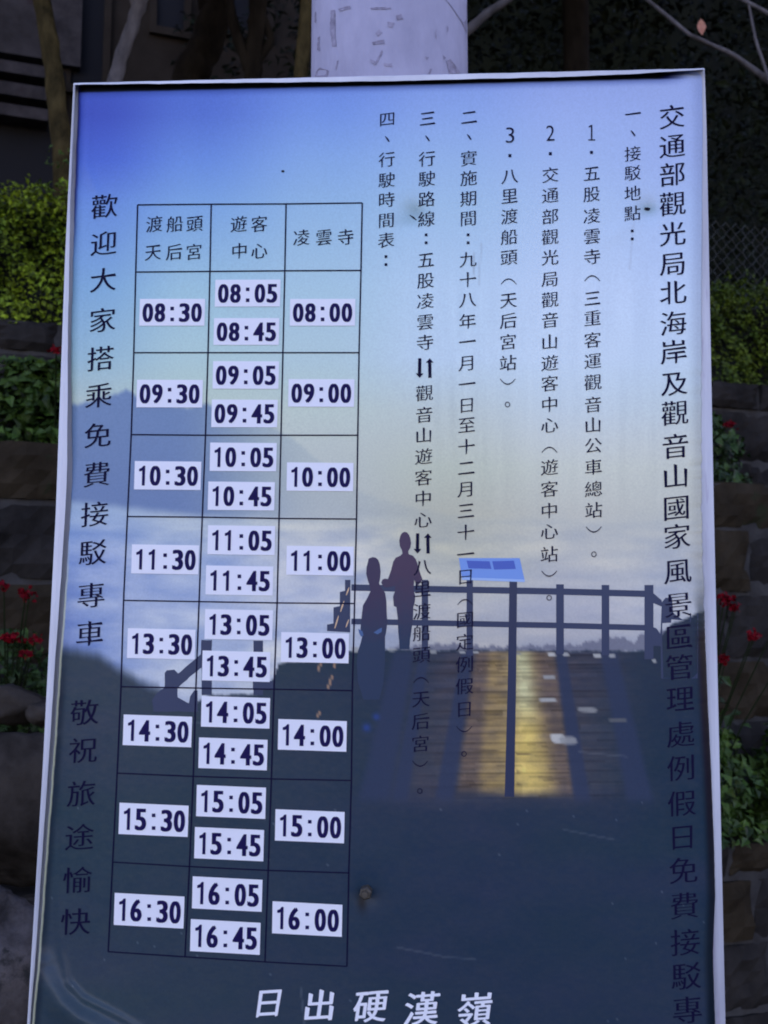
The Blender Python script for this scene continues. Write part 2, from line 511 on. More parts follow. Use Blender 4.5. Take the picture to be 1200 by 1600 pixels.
    # painted shade along top and right edges, left edge bands, stains round the fixings
    blend((1 - smooth(10, 26, py - pyt(px))) * .6 * (1 - smooth(1030, 1090, px)), (56, 72, 140))  # shade of the gap under the top strip, painted into the print
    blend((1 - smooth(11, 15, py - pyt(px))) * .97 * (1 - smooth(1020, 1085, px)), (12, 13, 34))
    blend((1 - smooth(1, 6, px - pxl(py))) * .7 * (1 - smooth(300, 420, py)), (46, 52, 120))
    blend((1 - smooth(1.8, 3.4, px - pxl(py))) * smooth(820, 960, py) * .8, (158, 166, 160))
    blend(smooth(2.4, 4.5, px - pxl(py)) * (1 - smooth(5, 16, px - pxl(py))) * smooth(980, 1100, py) * .7, (30, 40, 58))
    edge = 1 - smooth(3, 22, pxr(py) - px)  # shade of the right edge bending back, put into the sheet's colour
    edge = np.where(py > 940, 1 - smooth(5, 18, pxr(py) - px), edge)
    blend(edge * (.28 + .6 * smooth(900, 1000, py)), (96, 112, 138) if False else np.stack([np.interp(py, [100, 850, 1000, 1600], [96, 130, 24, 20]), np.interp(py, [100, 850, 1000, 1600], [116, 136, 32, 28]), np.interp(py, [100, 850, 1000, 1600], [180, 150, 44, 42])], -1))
    blend(np.exp(-((px - 566) / 7) ** 2 - ((py - 1408) / 15) ** 2) * .75, (20, 20, 26))
    for (x, y, rx_, ry_, a) in ((650, 330, 17, 12, .55), (640, 345, 24, 10, .3), (1014, 326, 12, 8, .55), (1060, 640, 10, 6, .25), (1010, 330, 22, 14, .2)):
        blend(np.exp(-((px - x) / rx_) ** 2 - ((py - y) / ry_) ** 2) * a, (104, 134, 160))
    for pts, a_ in (([(620, 1480), (700, 1496), (742, 1498)], .25), ([(880, 1296), (960, 1312)], .2), ([(905, 1175), (980, 1182)], .25), ([(300, 1128), (352, 1131)], .2), ([(742, 395), (739, 430)], .35), ([(752, 380), (748, 445)], .2), ([(470, 1544), (476, 1600)], .3), ([(990, 350), (984, 420)], .15)):
        d, t = seg_dist(px, py, pts)
        blend((1 - smooth(.6, 2.0, d)) * a_, (110, 118, 140))
    st = value_noise(px / 12, py / 160, 51, 3)
    cols += ((st - .5) * 10 * smooth(300, 500, py) * (1 - smooth(700, 850, py)) * smooth(600, 700, px))[..., None]
    return np.clip(cols, 0, 255)


def build_poster():
    ny, nx = 520, 400
    t = np.linspace(0, 1, ny)
    s = np.linspace(0, 1, nx)
    # finer near left/right edges
    s = s + .06 * np.sin(2 * np.pi * s) * -1 * .6
    S, T = np.meshgrid(s, t)
    Y = 128 + T * (1652 - 128)
    X = pxl(Y) + S * (pxr(Y) - pxl(Y))
    Yt = pyt(X)
    Y = Yt + T * (1652 - Yt)
    X = pxl(Y) + S * (pxr(Y) - pxl(Y))
    V = P(X, Y).reshape(-1, 3)
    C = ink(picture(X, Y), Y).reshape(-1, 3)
    idx = np.arange(nx * ny).reshape(ny, nx)
    F = np.stack([idx[:-1, :-1], idx[1:, :-1], idx[1:, 1:], idx[:-1, 1:]], -1).reshape(-1, 4)
    ring = np.concatenate([idx[0, :-1], idx[:-1, -1], idx[-1, :0:-1], idx[:0:-1, 0]])
    nb = len(ring)
    Vb = V[ring] + np.array([0, 0.0013, 0])
    base = len(V)
    SF = [(ring[i], ring[(i + 1) % nb], base + (i + 1) % nb, base + i) for i in range(nb)]
    V = np.concatenate([V, Vb]); C = np.concatenate([C, np.tile([.62, .6, .42], (nb, 1))])
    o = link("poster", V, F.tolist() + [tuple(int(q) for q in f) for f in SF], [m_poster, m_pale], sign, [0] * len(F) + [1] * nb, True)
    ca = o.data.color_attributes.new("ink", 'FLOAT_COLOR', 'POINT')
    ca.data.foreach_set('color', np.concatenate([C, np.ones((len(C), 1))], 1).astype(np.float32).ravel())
    return o


# board: white front, rounded corners of thin plate
bo = MB()
TL, TR = (115, 130), (1101, 107)


def edge_l(y): return np.interp(y, [107, 130, 400, 800, 1200, 1450, 1660], [116, 115, 102, 87.5, 67, 52, 39])
def edge_r(y): return np.interp(y, [107, 200, 800, 1200, 1600, 1660], [1101, 1104, 1115.5, 1124.5, 1133.5, 1135])


ysb = np.concatenate([[0], np.linspace(0.06, 1, 22)])
front, back = [], []
for t in ysb:
    yl = 130 + t * (1655 - 130); yr = 107 + t * (1655 - 107)
    front.append((Pf(edge_l(yl), yl, 0.0), Pf(edge_r(yr), yr, 0.0)))
vs, fs, fm = [], [], []
for l, r in front:
    for q in (l, r):
        vs.append(tuple(q))
    for q in (l, r):
        vs.append((q[0], q[1] + 0.012, q[2]))
nrow = len(front)
for i in range(nrow - 1):
    a, c = i * 4, i * 4 + 4
    fs += [(a, c, c + 1, a + 1), (a + 2, a + 3, c + 3, c + 2), (a, a + 2, c + 2, c), (a + 1, c + 1, c + 3, a + 3)]
    fm += [0, 2, 1, 1]
fs += [(0, 1, 3, 2), ((nrow - 1) * 4, (nrow - 1) * 4 + 2, (nrow - 1) * 4 + 3, (nrow - 1) * 4 + 1)]
fm += [1, 1]
link("backing_board", vs, fs, [m_board, m_side, m_back], sign, fm)

# folded white strip along the top edge, standing proud of the film
xs = np.linspace(115, 1100, 60)
tv, tf = [], []
for x in xs:
    yt = 130 + (x - 115) / (1101 - 115) * (107 - 130) + .35 * wig(x, 8)
    yb = yt + np.interp(x, [115, 200, 350, 600, 900, 1000, 1060, 1100], [2.5, 3.2, 5, 8.2, 7.8, 5.5, 2.8, 2.0]) + .35 * wig(x * 1.3, 4)
    ym = yt * .45 + yb * .55
    tv += [tuple(Pf(x, yt, -0.002)), tuple(Pf(x, yt - .3, .0125)), tuple(Pf(x, yt + .3, .0140)), tuple(Pf(x, yb, .0146)), tuple(Pf(x, yb, .0134)), tuple(Pf(x, yt + 1.2, .0118)), tuple(Pf(x, yt + 1.2, .0005))]
for i in range(len(xs) - 1):
    for k in range(6):
        a = i * 7 + k
        tf.append((a, a + 1, a + 8, a + 7))
tf += [(0, 6, 5, 4, 3, 2, 1), tuple((len(xs) - 1) * 7 + k for k in range(7))]
m_trim = noisy("trim_white", (.48, .50, .52), (.78, .80, .80), 24, 6, .4, 0, (.34, .28, .38), 24, .62, spec=.4, stretch=(.12, 1, .06))
link("edge_strip", tv, tf, m_trim, sign, None, False)

vs, fs = [], []
yy = np.linspace(131, 1655, 76)
for y in yy:
    xa = edge_l(y); wd_ = np.interp(y, [131, 300, 420, 600, 900, 1200, 1500, 1655], [.35, .35, .55, .66, .62, .55, .55, .55]) * (pxl(y) - edge_l(y))
    vs += [tuple(Pf(xa - .2, y, -.011)), tuple(Pf(xa - .3, y, .0125)), tuple(Pf(xa + wd_ * .45, y, .0150)), tuple(Pf(xa + wd_, y, .0135)), tuple(Pf(xa + wd_, y, .0003))]
for i in range(len(yy) - 1):
    for k in range(4):
        a = i * 5 + k
        fs.append((a, a + 5, a + 6, a + 1))
fs += [(0, 1, 2, 3, 4), tuple((len(yy) - 1) * 5 + k for k in (4, 3, 2, 1, 0))]
link("edge_strip", vs, fs, m_trim, sign, None, False)

poster = build_poster()


# ------------------------------------------------------------------ flat printing on the poster
def lerp(a, b, t): return a + (b - a) * t


def slope_h(x, y):
    return np.interp(y, [120, 320, 680, 940, 1210, 1500], [-.023, -.008, .006, .018, .038, .058]) * np.interp(x, [150, 550, 1090], [1.05, .95, .35])


def lean(x, y):
    return np.interp(x, [130, 350, 600, 850, 1080], [-.040, -.026, -.013, -.002, .018])


_gl = {}


def glyph(ch, ox=0.0, oz=0.0, brush=False):
    """outline of a character from Blender's own built-in font, strokes thickened/thinned by ox, oz -> (verts2d, tris)"""
    key = (ch, ox, oz, brush)
    if key in _gl: return _gl[key]
    c = bpy.data.curves.new('g', 'FONT'); c.body = ch
    o = bpy.data.objects.new('g', c)
    sc.collection.objects.link(o)
    dg = bpy.context.evaluated_depsgraph_get()
    cu = o.to_curve(dg)
    loops = []
    for s in cu.splines:
        bp = s.bezier_points
        n = len(bp)
        L = []
        for i in range(n):
            p0, p1 = bp[i], bp[(i + 1) % n]
            a, h0, h1, e = p0.co.xy, p0.handle_right.xy, p1.handle_left.xy, p1.co.xy
            ch_len = (e - a).length
            if ch_len < 1e-6: continue
            dv = abs((h0 - a).cross((e - a))) + abs((h1 - a).cross(e - a))
            k = 1 if dv / ch_len < .003 else 5
            for j in range(k):
                t = j / k
                q = a * (1 - t) ** 3 + h0 * 3 * t * (1 - t) ** 2 + h1 * 3 * t * t * (1 - t) + e * t ** 3
                L.append((q.x, q.y))
        if len(L) > 2: loops.append(L)
    o.to_curve_clear()
    bpy.data.objects.remove(o); bpy.data.curves.remove(c)
    out = []
    if ox or oz:
        def area(L): return sum(L[i][0] * L[(i + 1) % len(L)][1] - L[(i + 1) % len(L)][0] * L[i][1] for i in range(len(L))) / 2
        big = max(loops, key=lambda L: abs(area(L)))
        sgn = 1 if area(big) > 0 else -1                  # outer loops run this way
        for L in loops:
            n = len(L); N = []
            for i in range(n):
                d0 = Vector(L[i]) - Vector(L[i - 1]); d1 = Vector(L[(i + 1) % n]) - Vector(L[i])
                n0 = Vector((d0.y, -d0.x)).normalized() * sgn if d0.length > 1e-9 else Vector((0, 0))
                n1 = Vector((d1.y, -d1.x)).normalized() * sgn if d1.length > 1e-9 else n0
                b_ = n0 + n1
                if b_.length < 1e-4: b_ = n1
                b_ = b_.normalized()
                k = min(1 / max(b_.dot(n1), .35), 2.0)
                N.append((L[i][0] + b_.x * k * ox, L[i][1] + b_.y * k * oz))
            out.append(N)
    else:
        out = loops
    if brush:
        amt = min(1.0, max(.22, 40 / sum(len(L) for L in out)))
        out = [brush_ends(L, amt) for L in out]
    c2 = bpy.data.curves.new('g2', 'CURVE'); c2.dimensions = '2D'; c2.fill_mode = 'BOTH'
    for L in out:
        s = c2.splines.new('POLY'); s.points.add(len(L) - 1); s.use_cyclic_u = True
        for i, (x, y) in enumerate(L): s.points[i].co = (x, y, 0, 1)
    o2 = bpy.data.objects.new('g2', c2); sc.collection.objects.link(o2)
    me = o2.to_mesh()
    V = np.array([v.co[:2] for v in me.vertices]); F = [tuple(p.vertices) for p in me.polygons]
    # keep faces turned the same way
    F2 = []
    for f in F:
        p = [V[i] for i in f]
        ar = sum(p[i][0] * p[(i + 1) % len(p)][1] - p[(i + 1) % len(p)][0] * p[i][1] for i in range(len(p)))
        F2.append(f if ar > 0 else f[::-1])
    o2.to_mesh_clear(); bpy.data.objects.remove(o2); bpy.data.curves.remove(c2)
    _gl[key] = (V, F2)
    return _gl[key]


def brush_ends(L, amt=1.0):
    """turn the square stroke ends of an outline into brush-written ones"""
    n = len(L)
    Q = [Vector(p) for p in L]
    M = [Vector(p) for p in L]
    for i in range(n):
        a, b_ = i, (i + 1) % n
        p, q = Q[a], Q[b_]
        c = q - p
        l = c.length
        if not .025 < l < .115: continue
        d0 = p - Q[a - 1]; d2 = Q[(b_ + 1) % n] - q
        if d0.length < .06 or d2.length < .06: continue
        d0n, d2n, cn = d0.normalized(), d2.normalized(), c.normalized()
        if d0n.dot(d2n) > -.75 or abs(d0n.dot(cn)) > .55 or abs(d2n.dot(cn)) > .55: continue
        o = (d0n - d2n).normalized()
        mid = (p + q) / 2
        if o.x > .85:
            hi, lo = (a, b_) if p.y > q.y else (b_, a)
            M[hi] += Vector((-.030, .032)); M[lo] += Vector((.012, -.012))
        elif o.x < -.85:
            hi, lo = (a, b_) if p.y > q.y else (b_, a)
            M[hi] += Vector((-.006, .008)); M[lo] += Vector((.030, -.004))
        elif o.y > .8:
            le, ri = (a, b_) if p.x < q.x else (b_, a)
            M[le] += Vector((-.018, .022)); M[ri] += Vector((.004, -.020))
        elif o.y < -.85:
            le, ri = (a, b_) if p.x < q.x else (b_, a)
            M[le] += Vector((.008, .006)); M[ri] += Vector((-.022, .030))
        elif o.x < 0:
            M[a] = mid + (p - mid) * .12 + o * .025; M[b_] = mid + (q - mid) * .12 + o * .025
        else:
            hi, lo = (a, b_) if p.y > q.y else (b_, a)
            M[hi] = Q[hi] + o * .035; M[lo] = mid + (Q[lo] - mid) * 1.5 - o * .02
    return [(a_.x + (v.x - a_.x) * amt, a_.y + (v.y - a_.y) * amt) for a_, v in zip(Q, M)]


def put_char(mb, ch, cx, cy, wpx, hpx, off, m=0, ox=0.0, oz=0.0, kai=0.0, box=None, slant=0.0):
    """one printed character centred at photo pixel (cx, cy), its em box wpx x hpx"""
    V, F = glyph(ch, ox, oz, kai > 0)
    if not len(V): return
    if box == 'tight':
        mn, mx = V.min(0), V.max(0); u = (V[:, 0] - (mn[0] + mx[0]) / 2) / (mx[0] - mn[0]); v = (V[:, 1] - (mn[1] + mx[1]) / 2) / (mx[1] - mn[1])
    else:
        u = V[:, 0] - .5; v = V[:, 1] - .38
    v = v + kai * u
    u = u + slant * v
    sh, ln = slope_h(cx, cy), lean(cx, cy)
    X = cx + u * wpx - v * hpx * ln
    Y = cy + u * wpx * sh - v * hpx
    mb.add(P(X, Y, off), F, m)


def quad_strip(mb, pts, wd, off, m=0, step=9.0):
    """a printed line of width wd px through photo points"""
    pp = []
    for (a, b_) in zip(pts[:-1], pts[1:]):
        L = math.hypot(b_[0] - a[0], b_[1] - a[1]); n = max(1, int(L / step))
        for i in range(n): pp.append((lerp(a[0], b_[0], i / n), lerp(a[1], b_[1], i / n)))
    pp.append(pts[-1])
    pp = np.array(pp, float)
    d = np.gradient(pp, axis=0); d /= np.linalg.norm(d, axis=1)[:, None] + 1e-9
    nrm = np.stack([-d[:, 1], d[:, 0]], 1)
    wds = np.interp(np.linspace(0, 1, len(pp)), np.linspace(0, 1, len(np.atleast_1d(wd))), np.atleast_1d(wd))[:, None]
    A = pp + nrm * wds / 2; B = pp - nrm * wds / 2
    va = P(A[:, 0], A[:, 1], off); vb = P(B[:, 0], B[:, 1], off)
    n = len(pp)
    mb.add(np.concatenate([va, vb]), [(i, i + 1, n + i + 1, n + i) for i in range(n - 1)], m)


def poly(mb, pts, off, m=0, step=10, rough=0.0):
    """a printed filled outline"""
    q = []
    n = len(pts)
    for i in range(n):
        a, b_ = pts[i], pts[(i + 1) % n]
        k = max(1, int(math.hypot(b_[0] - a[0], b_[1] - a[1]) / step))
        for j in range(k): q.append((lerp(a[0], b_[0], j / k) + rnd.uniform(-rough, rough), lerp(a[1], b_[1], j / k) + rnd.uniform(-rough, rough)))
    tris = tessellate_polygon([[Vector((x, y, 0)) for x, y in q]])
    q = np.array(q)
    mb.add(P(q[:, 0], q[:, 1], off), [tuple(t) for t in tris], m)


def spline(pts, n=5):
    """closed smooth outline through points"""
    out = []; N = len(pts)
    for i in range(N):
        p0, p1, p2, p3 = [np.array(pts[(i + k) % N], float) for k in (-1, 0, 1, 2)]
        for j in range(n):
            t = j / n
            out.append(tuple(.5 * (2 * p1 + (p2 - p0) * t + (2 * p0 - 5 * p1 + 4 * p2 - p3) * t * t + (3 * p1 - p0 - 3 * p2 + p3) * t ** 3)))
    return out


# printed railing
rl = MB()
quad_strip(rl, [(549, 918), (700, 921), (860, 924), (1014, 928)], 10, .00012)
quad_strip(rl, [(549, 971), (700, 974), (860, 977), (1014, 981)], 9, .00012)
for (x, y0, y1, wd) in ((664, 906, 1020, 10), (734, 904, 1024, 10), (875, 913, 1022, 12), (946, 914, 1024, 12), (1014, 914, 1030, 14)):
    quad_strip(rl, [(x, y0), (x, y1)], wd, .00015)
poly(rl, [(1020, 926), (1034, 938), (1034, 948), (1020, 942)], .00013, 0, 8)
poly(rl, [(1034, 941), (1040, 934), (1050, 934), (1052, 958), (1066, 968), (1078, 972), (1078, 958), (1091, 958), (1090, 1060), (1033, 1060), (1032, 990)], .00014, 0, 8)
poly(rl, [(1014, 977), (1026, 982), (1034, 994), (1034, 1010), (1012, 1008)], .00012, 0, 8)
poly(rl, [(539, 906), (547.6, 906), (547, 988), (511, 986), (511, 976), (521, 974), (521, 949), (531, 947), (531, 925), (539, 923)], .00016, 0, 8)
for pts in ([(545.5, 918), (541, 930)], [(537.5, 939), (532, 956)], [(529, 962), (523, 982)], [(545, 968), (540.5, 980)]):
    quad_strip(rl, pts, [1, 2.4, 1.2], .00022, 1, 4)
# lower railing on the left, behind the timetable
poly(rl, [(257.5, 1052), (260, 1047), (272, 1046), (278, 1052), (282, 1050), (308, 1027), (313, 1022), (315, 1000), (331, 1000), (331, 1036), (313, 1044), (286, 1067), (277, 1075), (278, 1090), (295, 1099), (297, 1088), (303, 1079), (309, 1079), (309, 1112), (240, 1112), (238, 1094), (246, 1082), (257, 1074)], .0001, 0, 7, .5)
for (x, y0, y1, wd) in ((403.5, 1001, 1086, 15), (323, 1036, 1086, 16), (411, 1064, 1078, 32)):
    quad_strip(rl, [(x, y0), (x, y1)], wd, .00012)
rl.build("printed_railing", [m_rail, film("print_glint", ink((186, 160, 148)))], poster)
# long post with the information board
ib = MB()
quad_strip(ib, [(802, 906), (800, 1060), (796, 1245)], [12, 13, 15], .0002, 0)
poly(ib, [(717, 872), (812, 872), (820, 908), (722, 905)], .0003, 1)
poly(ib, [(729, 876), (765, 877), (768, 889), (732, 888)], .0004, 2)
poly(ib, [(769, 877), (803, 876), (806, 889), (772, 890)], .0004, 2)
quad_strip(ib, [(722, 904), (820, 907.5)], 4, .00042, 3)
ib.build("printed_display_stand", [m_pole2, film("print_blue", ink((98, 138, 222))), film("print_blue_dark", ink((66, 92, 186))), film("print_blue_pale", ink((130, 164, 232)))], poster)
def tr(pts): return [(540 + u * .175, 820 + v * .175) for u, v in pts]


f1 = MB()
poly(f1, tr([(525, 62), (548, 68), (566, 90), (578, 120), (585, 165), (577, 205), (560, 236), (562, 262), (600, 275), (628, 308), (648, 370), (668, 438), (687, 490), (655, 530), (640, 545), (622, 515), (613, 490), (606, 580), (622, 640), (618, 690), (605, 735), (602, 830), (590, 930), (576, 1020), (570, 1110), (482, 1110), (478, 1040), (470, 960), (465, 830), (453, 735), (430, 725), (424, 640), (438, 600), (444, 545), (362, 560), (332, 547), (318, 515), (330, 488), (352, 480), (378, 484), (405, 410), (425, 330), (447, 294), (490, 275), (508, 255), (502, 225), (484, 190), (479, 140), (488, 100), (503, 74)]), .00025, 0, 5)
f1.build("printed_figure", m_fig, poster)
f2 = MB()
poly(f2, tr([(240, 288), (270, 294), (290, 312), (305, 350), (313, 420), (308, 478), (298, 522), (320, 560), (353, 608), (364, 680), (368, 800), (373, 870), (362, 960), (352, 1000), (352, 1130), (110, 1130), (132, 1062), (148, 1000), (132, 930), (140, 850), (155, 720), (190, 660), (224, 590), (216, 545), (200, 500), (184, 440), (187, 380), (200, 330), (206, 302)]), .00025, 0, 5)
poly(f2, tr([(250, 962), (290, 935), (325, 918), (322, 955), (285, 978)]), .00035, 1, 5)
poly(f2, tr([(112, 928), (150, 950), (160, 985), (138, 1000), (120, 965)]), .00035, 1, 5)
poly(f2, tr([(110, 1125), (352, 1125), (350, 1240), (335, 1420), (300, 1560), (160, 1560), (110, 1400), (100, 1240)]), .00022, 2, 6)
f2.build("printed_figure", [m_fig2, film("print_sleeve", ink((66, 94, 150))), film("print_figure_low", ink((46, 60, 92)))], poster)


# ------------------------------------------------------------------ the writing
def column(name, s, pts, size, off=.0006, m=m_text, bold=.003, oz=-.010, wmul=1.0):
    """pts: (x, y) centre of every character, in order"""
    mb = MB()
    for ch, (x, y) in zip(s, pts):
        sz = size * np.interp(y, [150, 1200, 1600], [.96, 1.06, 1.12])
        if ch == '↕':
            for dx, dn in ((-7.5, 1), (7.5, -1)):
                c_ = x + dx * sz / 27
                hh = 14.5 * sz / 27
                quad_strip(mb, [(c_ + .3, y - dn * hh), (c_ - .1, y + dn * hh * .62)], 5.0, off)
                poly(mb, [(c_ - 6, y + dn * hh * .55), (c_, y + dn * hh), (c_ + 6, y + dn * hh * .55)], off)
        elif ch in '：':
            for dy in (-6.2, 6.2):
                poly(mb, [(x - 2.1, y + dy - 2.1), (x + 2.1, y + dy - 2.1), (x + 2.1, y + dy + 2.1), (x - 2.1, y + dy + 2.1)], off)
        elif ch == '、':
            poly(mb, spline([(x - 3.4, y - 4.6), (x + .5, y - 2), (x + 4, y + 3.6), (x + 2.2, y + 4.2), (x - .8, y + .2)], 3), off)
        elif ch == '。':
            quad_strip(mb, [(x + 3.6 * math.cos(a), y + 3.8 * math.sin(a)) for a in np.linspace(0, 2 * math.pi, 13)], 1.3, off, 0, 3)
        elif ch == '．':
            poly(mb, [(x - 2.3, y - 2.3), (x + 2.3, y - 2.3), (x + 2.3, y + 2.3), (x - 2.3, y + 2.3)], off)
        elif ch in '（）':
            k = 1 if ch == '（' else -1
            quad_strip(mb, [(x + 12 * t, y + k * (3.2 - 8.4 * (1 - t * t))) for t in np.linspace(-1, 1, 11)], [1, 2.0, 1], off, 0, 5)
        elif ch in '123':
            if ch == '1':
                quad_strip(mb, [(x + .5, y - 12), (x + .5, y + 11.5)], 2.2, off)
                quad_strip(mb, [(x - 5, y + 11.5), (x + 6, y + 11.5)], 1.6, off)
                quad_strip(mb, [(x + .5, y - 11.5), (x - 4, y - 8.5)], 1.8, off)
            else:
                put_char(mb, ch, x, y, 13, 24, off, 0, -.006, -.012, 0, 'tight')
        else:
            for k_ in (-1, 1):
                put_char(mb, ch, x + k_ * bold * sz, y, sz * wmul, sz * .93, off + .00003 * k_, 0, 0, oz, .12)
    return mb.build(name, m, poster)


def along(x0, y0, x1, y1, ys):
    return [(lerp(x0, x1, (y - y0) / (y1 - y0)), y) for y in ys]


title_y = [182, 228, 272, 318, 365, 412, 457, 505, 550, 599, 645, 697, 744, 793, 838, 892, 945, 995, 1042, 1092, 1147, 1200, 1255, 1308, 1360, 1415, 1472, 1525, 1578, 1630]
tx = np.interp(title_y, [182, 500, 800, 1050, 1300, 1580], [1050, 1052, 1057, 1062, 1066, 1074])
column("title_text", "交通部觀光局北海岸及觀音山國家風景區管理處例假日免費接駁專車", list(zip(tx, title_y)), 44, bold=.007, oz=-.007)
c1 = "一、接駁地點："
column("notice_text", c1, along(989, 178, 988, 367, [178, 208, 240, 270, 302, 333, 367]), 28)
c2 = "1．五股凌雲寺（三重客運觀音山公車總站）。"
column("notice_text", c2, along(924, 207, 928, 866, [207, 238, 271, 303, 337, 369, 401, 436, 466, 497, 531, 564, 597, 632, 664, 696, 730, 764, 797, 826, 866]), 28.5)
c3 = "2．交通部觀光局觀音山遊客中心（遊客中心站）。"
column("notice_text", c3, along(860, 208, 858, 934, [208, 240, 273, 305, 338, 370, 402, 436, 468, 500, 534, 567, 599, 632, 664, 704, 730, 764, 798, 830, 866, 895, 934]), 28.5)
c4 = "3．八里渡船頭（天后宮站）。"
column("notice_text", c4, along(797, 211, 793, 632, [211, 243, 275, 306, 338, 370, 402, 441, 469, 501, 534, 567, 595, 632]), 28.5)
c5 = "二、實施期間：九十八年一月一日至十二月三十一日（國定例假日）。"
column("notice_text", c5, along(733, 183, 725, 1178, [183, 214, 247, 278, 310, 341, 373, 405, 437, 468, 502, 534, 567, 600, 633, 664, 698, 731, 764, 798, 832, 866, 901, 942, 968, 1003, 1038, 1072, 1108, 1138, 1178]), 28.5)
c6 = "三、行駛路線：五股凌雲寺↕觀音山遊客中心↕八里渡船頭（天后宮）。"
column("notice_text", c6, along(668, 185, 656, 1236, [185, 216, 248, 279, 311, 342, 373, 406, 438, 470, 503, 535, 575, 614, 648, 680, 713, 746, 779, 812, 849, 886, 920, 955, 989, 1023, 1064, 1092, 1127, 1162, 1192, 1236]), 28.5)
c7 = "四、行駛時間表："
column("notice_text", c7, along(605, 186, 603, 407, [186, 217, 249, 281, 312, 344, 375, 407]), 28)
wy = [322, 380, 437, 500, 560, 618, 680, 741, 803, 863, 930, 990, 1113, 1172, 1240, 1308, 1375, 1440]
wxs = np.interp(wy, [322, 440, 500, 620, 740, 863, 990, 1113, 1240, 1375, 1440], [163, 161, 160, 154, 151, 145, 140, 132, 127, 121, 118])
gp_ = list(zip(wxs, wy))
column("greeting_text", "歡迎大家搭乘免費接駁專車", gp_[:12], 44, bold=.007, oz=-.007)
column("greeting_text", "敬祝旅途愉快", gp_[12:], 44, bold=.007, oz=-.007)
for cell in ((("渡船頭", 350, (241, 273, 304)), ("天后宮", 394, (239, 272, 303))), (("遊客", 350, (373, 405)), ("中心", 392, (374, 405))), (("凌雲寺", 371, (471, 506, 540)),)):
    hd = MB()
    for t_, y, xs_ in cell:
        for ch, x in zip(t_, xs_):
            for k_ in (-1, 1): put_char(hd, ch, x + .12 * k_, y - (x - xs_[0]) * .01, 27, 27, .0006 + .00003 * k_, 0, 0, -.010, .10)
    hd.build("timetable_heading", m_text, poster)
sg = MB()
for ch, x, y, sz in (("日", 420, 1567, 50), ("出", 500, 1571, 52), ("硬", 579, 1572, 54), ("漢", 659, 1576, 56), ("嶺", 742, 1577, 56)):
    for k_, (dx_, dy_) in enumerate(((-.9, 0), (.9, 0), (0, .5), (0, -.5))):      # heavy brush: struck four times
        put_char(sg, ch, x + dx_, y + dy_, sz, sz, .0006 + .00005 * k_, 0, 0, 0, .12, None, .12)
sg.build("caption_text", m_white, poster)

# timetable grid: measured lines
VX = [[(215, 320), (212, 425), (209, 551), (205, 679), (199, 807), (193, 938), (189, 1073), (183, 1208), (176, 1347), (169, 1487)],
      [(330, 319), (328, 424), (325, 551), (321, 680), (316, 808), (311, 940), (306, 1075), (302, 1213), (296, 1354), (289, 1495)],
      [(447, 318.5), (445, 423), (442, 551), (439, 680), (436, 810), (433, 942), (428, 1077), (424, 1217), (419, 1360), (414, 1503)],
      [(566, 317), (564, 422.5), (561, 551), (559, 680), (557, 811), (554, 943), (550.5, 1079), (549, 1219.5), (545, 1364), (542, 1510)]]
gr = MB()
for col in VX: quad_strip(gr, col, 2.3, .0005)
for k in range(10): quad_strip(gr, [VX[c][k] for c in range(4)], 2.1, .00052)
gr.build("timetable_grid", m_text, poster)


def sticker(txt, cx, cy, wpx, hpx):
    """white printed label with bold dark blue time"""
    mb = MB()
    sh, ln = slope_h(cx, cy), lean(cx, cy)

    def q(u, v): return (cx + u + v * ln, cy + u * sh + v)
    poly(mb, [q(-wpx / 2, -hpx / 2), q(wpx / 2, -hpx / 2), q(wpx / 2, hpx / 2), q(-wpx / 2, hpx / 2)], .0007, 0, 8)
    cw = wpx * .21; hh = hpx * .70
    for ch, k in zip(txt, (-1.83, -.92, 0, .92, 1.83)):
        x, y = q(k * cw * .97, .5)
        if ch == ':':
            for dv in (-hh * .22, hh * .36):
                for_ = [(x - 2.8, y + dv - 2.8), (x + 2.8, y + dv - 2.8), (x + 2.8, y + dv + 2.8), (x - 2.8, y + dv + 2.8)]
                poly(mb, for_, .0010, 1)
        elif ch == '1':
            q1 = [(-.30, -.22), (-.30, -.34), (-.10, -.40), (.02, -.5), (.16, -.5), (.16, .5), (-.06, .5), (-.06, -.26), (-.16, -.22)]
            poly(mb, [(x + u * cw * .95 - v * hh * 0 + v * hh * ln, y + v * hh + u * cw * sh) for u, v in q1], .0010, 1)
        else:
            for k_ in (-1, 1): put_char(mb, ch, x + k_ * cw * .055, y, cw * .67, hh, .0010 + k_ * .00004, 1, .012, .014, 0, 'tight')
    o = mb.build("time_sticker", [m_white, m_digit], poster)
    o['label'] = "white sticker reading " + txt
    return o


ROWS = [("08:30", "08:05", "08:45", "08:00"), ("09:30", "09:05", "09:45", "09:00"), ("10:30", "10:05", "10:45", "10:00"), ("11:30", "11:05", "11:45", "11:00"),
        ("13:30", "13:05", "13:45", "13:00"), ("14:30", "14:05", "14:45", "14:00"), ("15:30", "15:05", "15:45", "15:00"), ("16:30", "16:05", "16:45", "16:00")]
POS = [((269, 488), (387, 458), (385, 518), (504, 488)), ((265, 615), (384, 586), (382, 646), (502, 614)),
       ((262, 743), (380, 714), (377, 775), (500, 745)), ((258, 874), (377, 844), (374, 907), (500, 876)),
       ((252, 1006), (373, 976), (369, 1041), (492, 1012)), ((246, 1142), (368, 1113), (364, 1178), (488, 1149)),
       ((240, 1281), (361, 1253), (358, 1319), (484, 1291)), ((233, 1423), (355, 1397), (352, 1464), (480, 1436))]
for r, (tx_, ps) in enumerate(zip(ROWS, POS)):
    wr = 102 + r * 1.0; hr = 42 + r * 1.15
    for t_, (x, y) in zip(tx_, ps): sticker(t_, x, y, wr, hr)

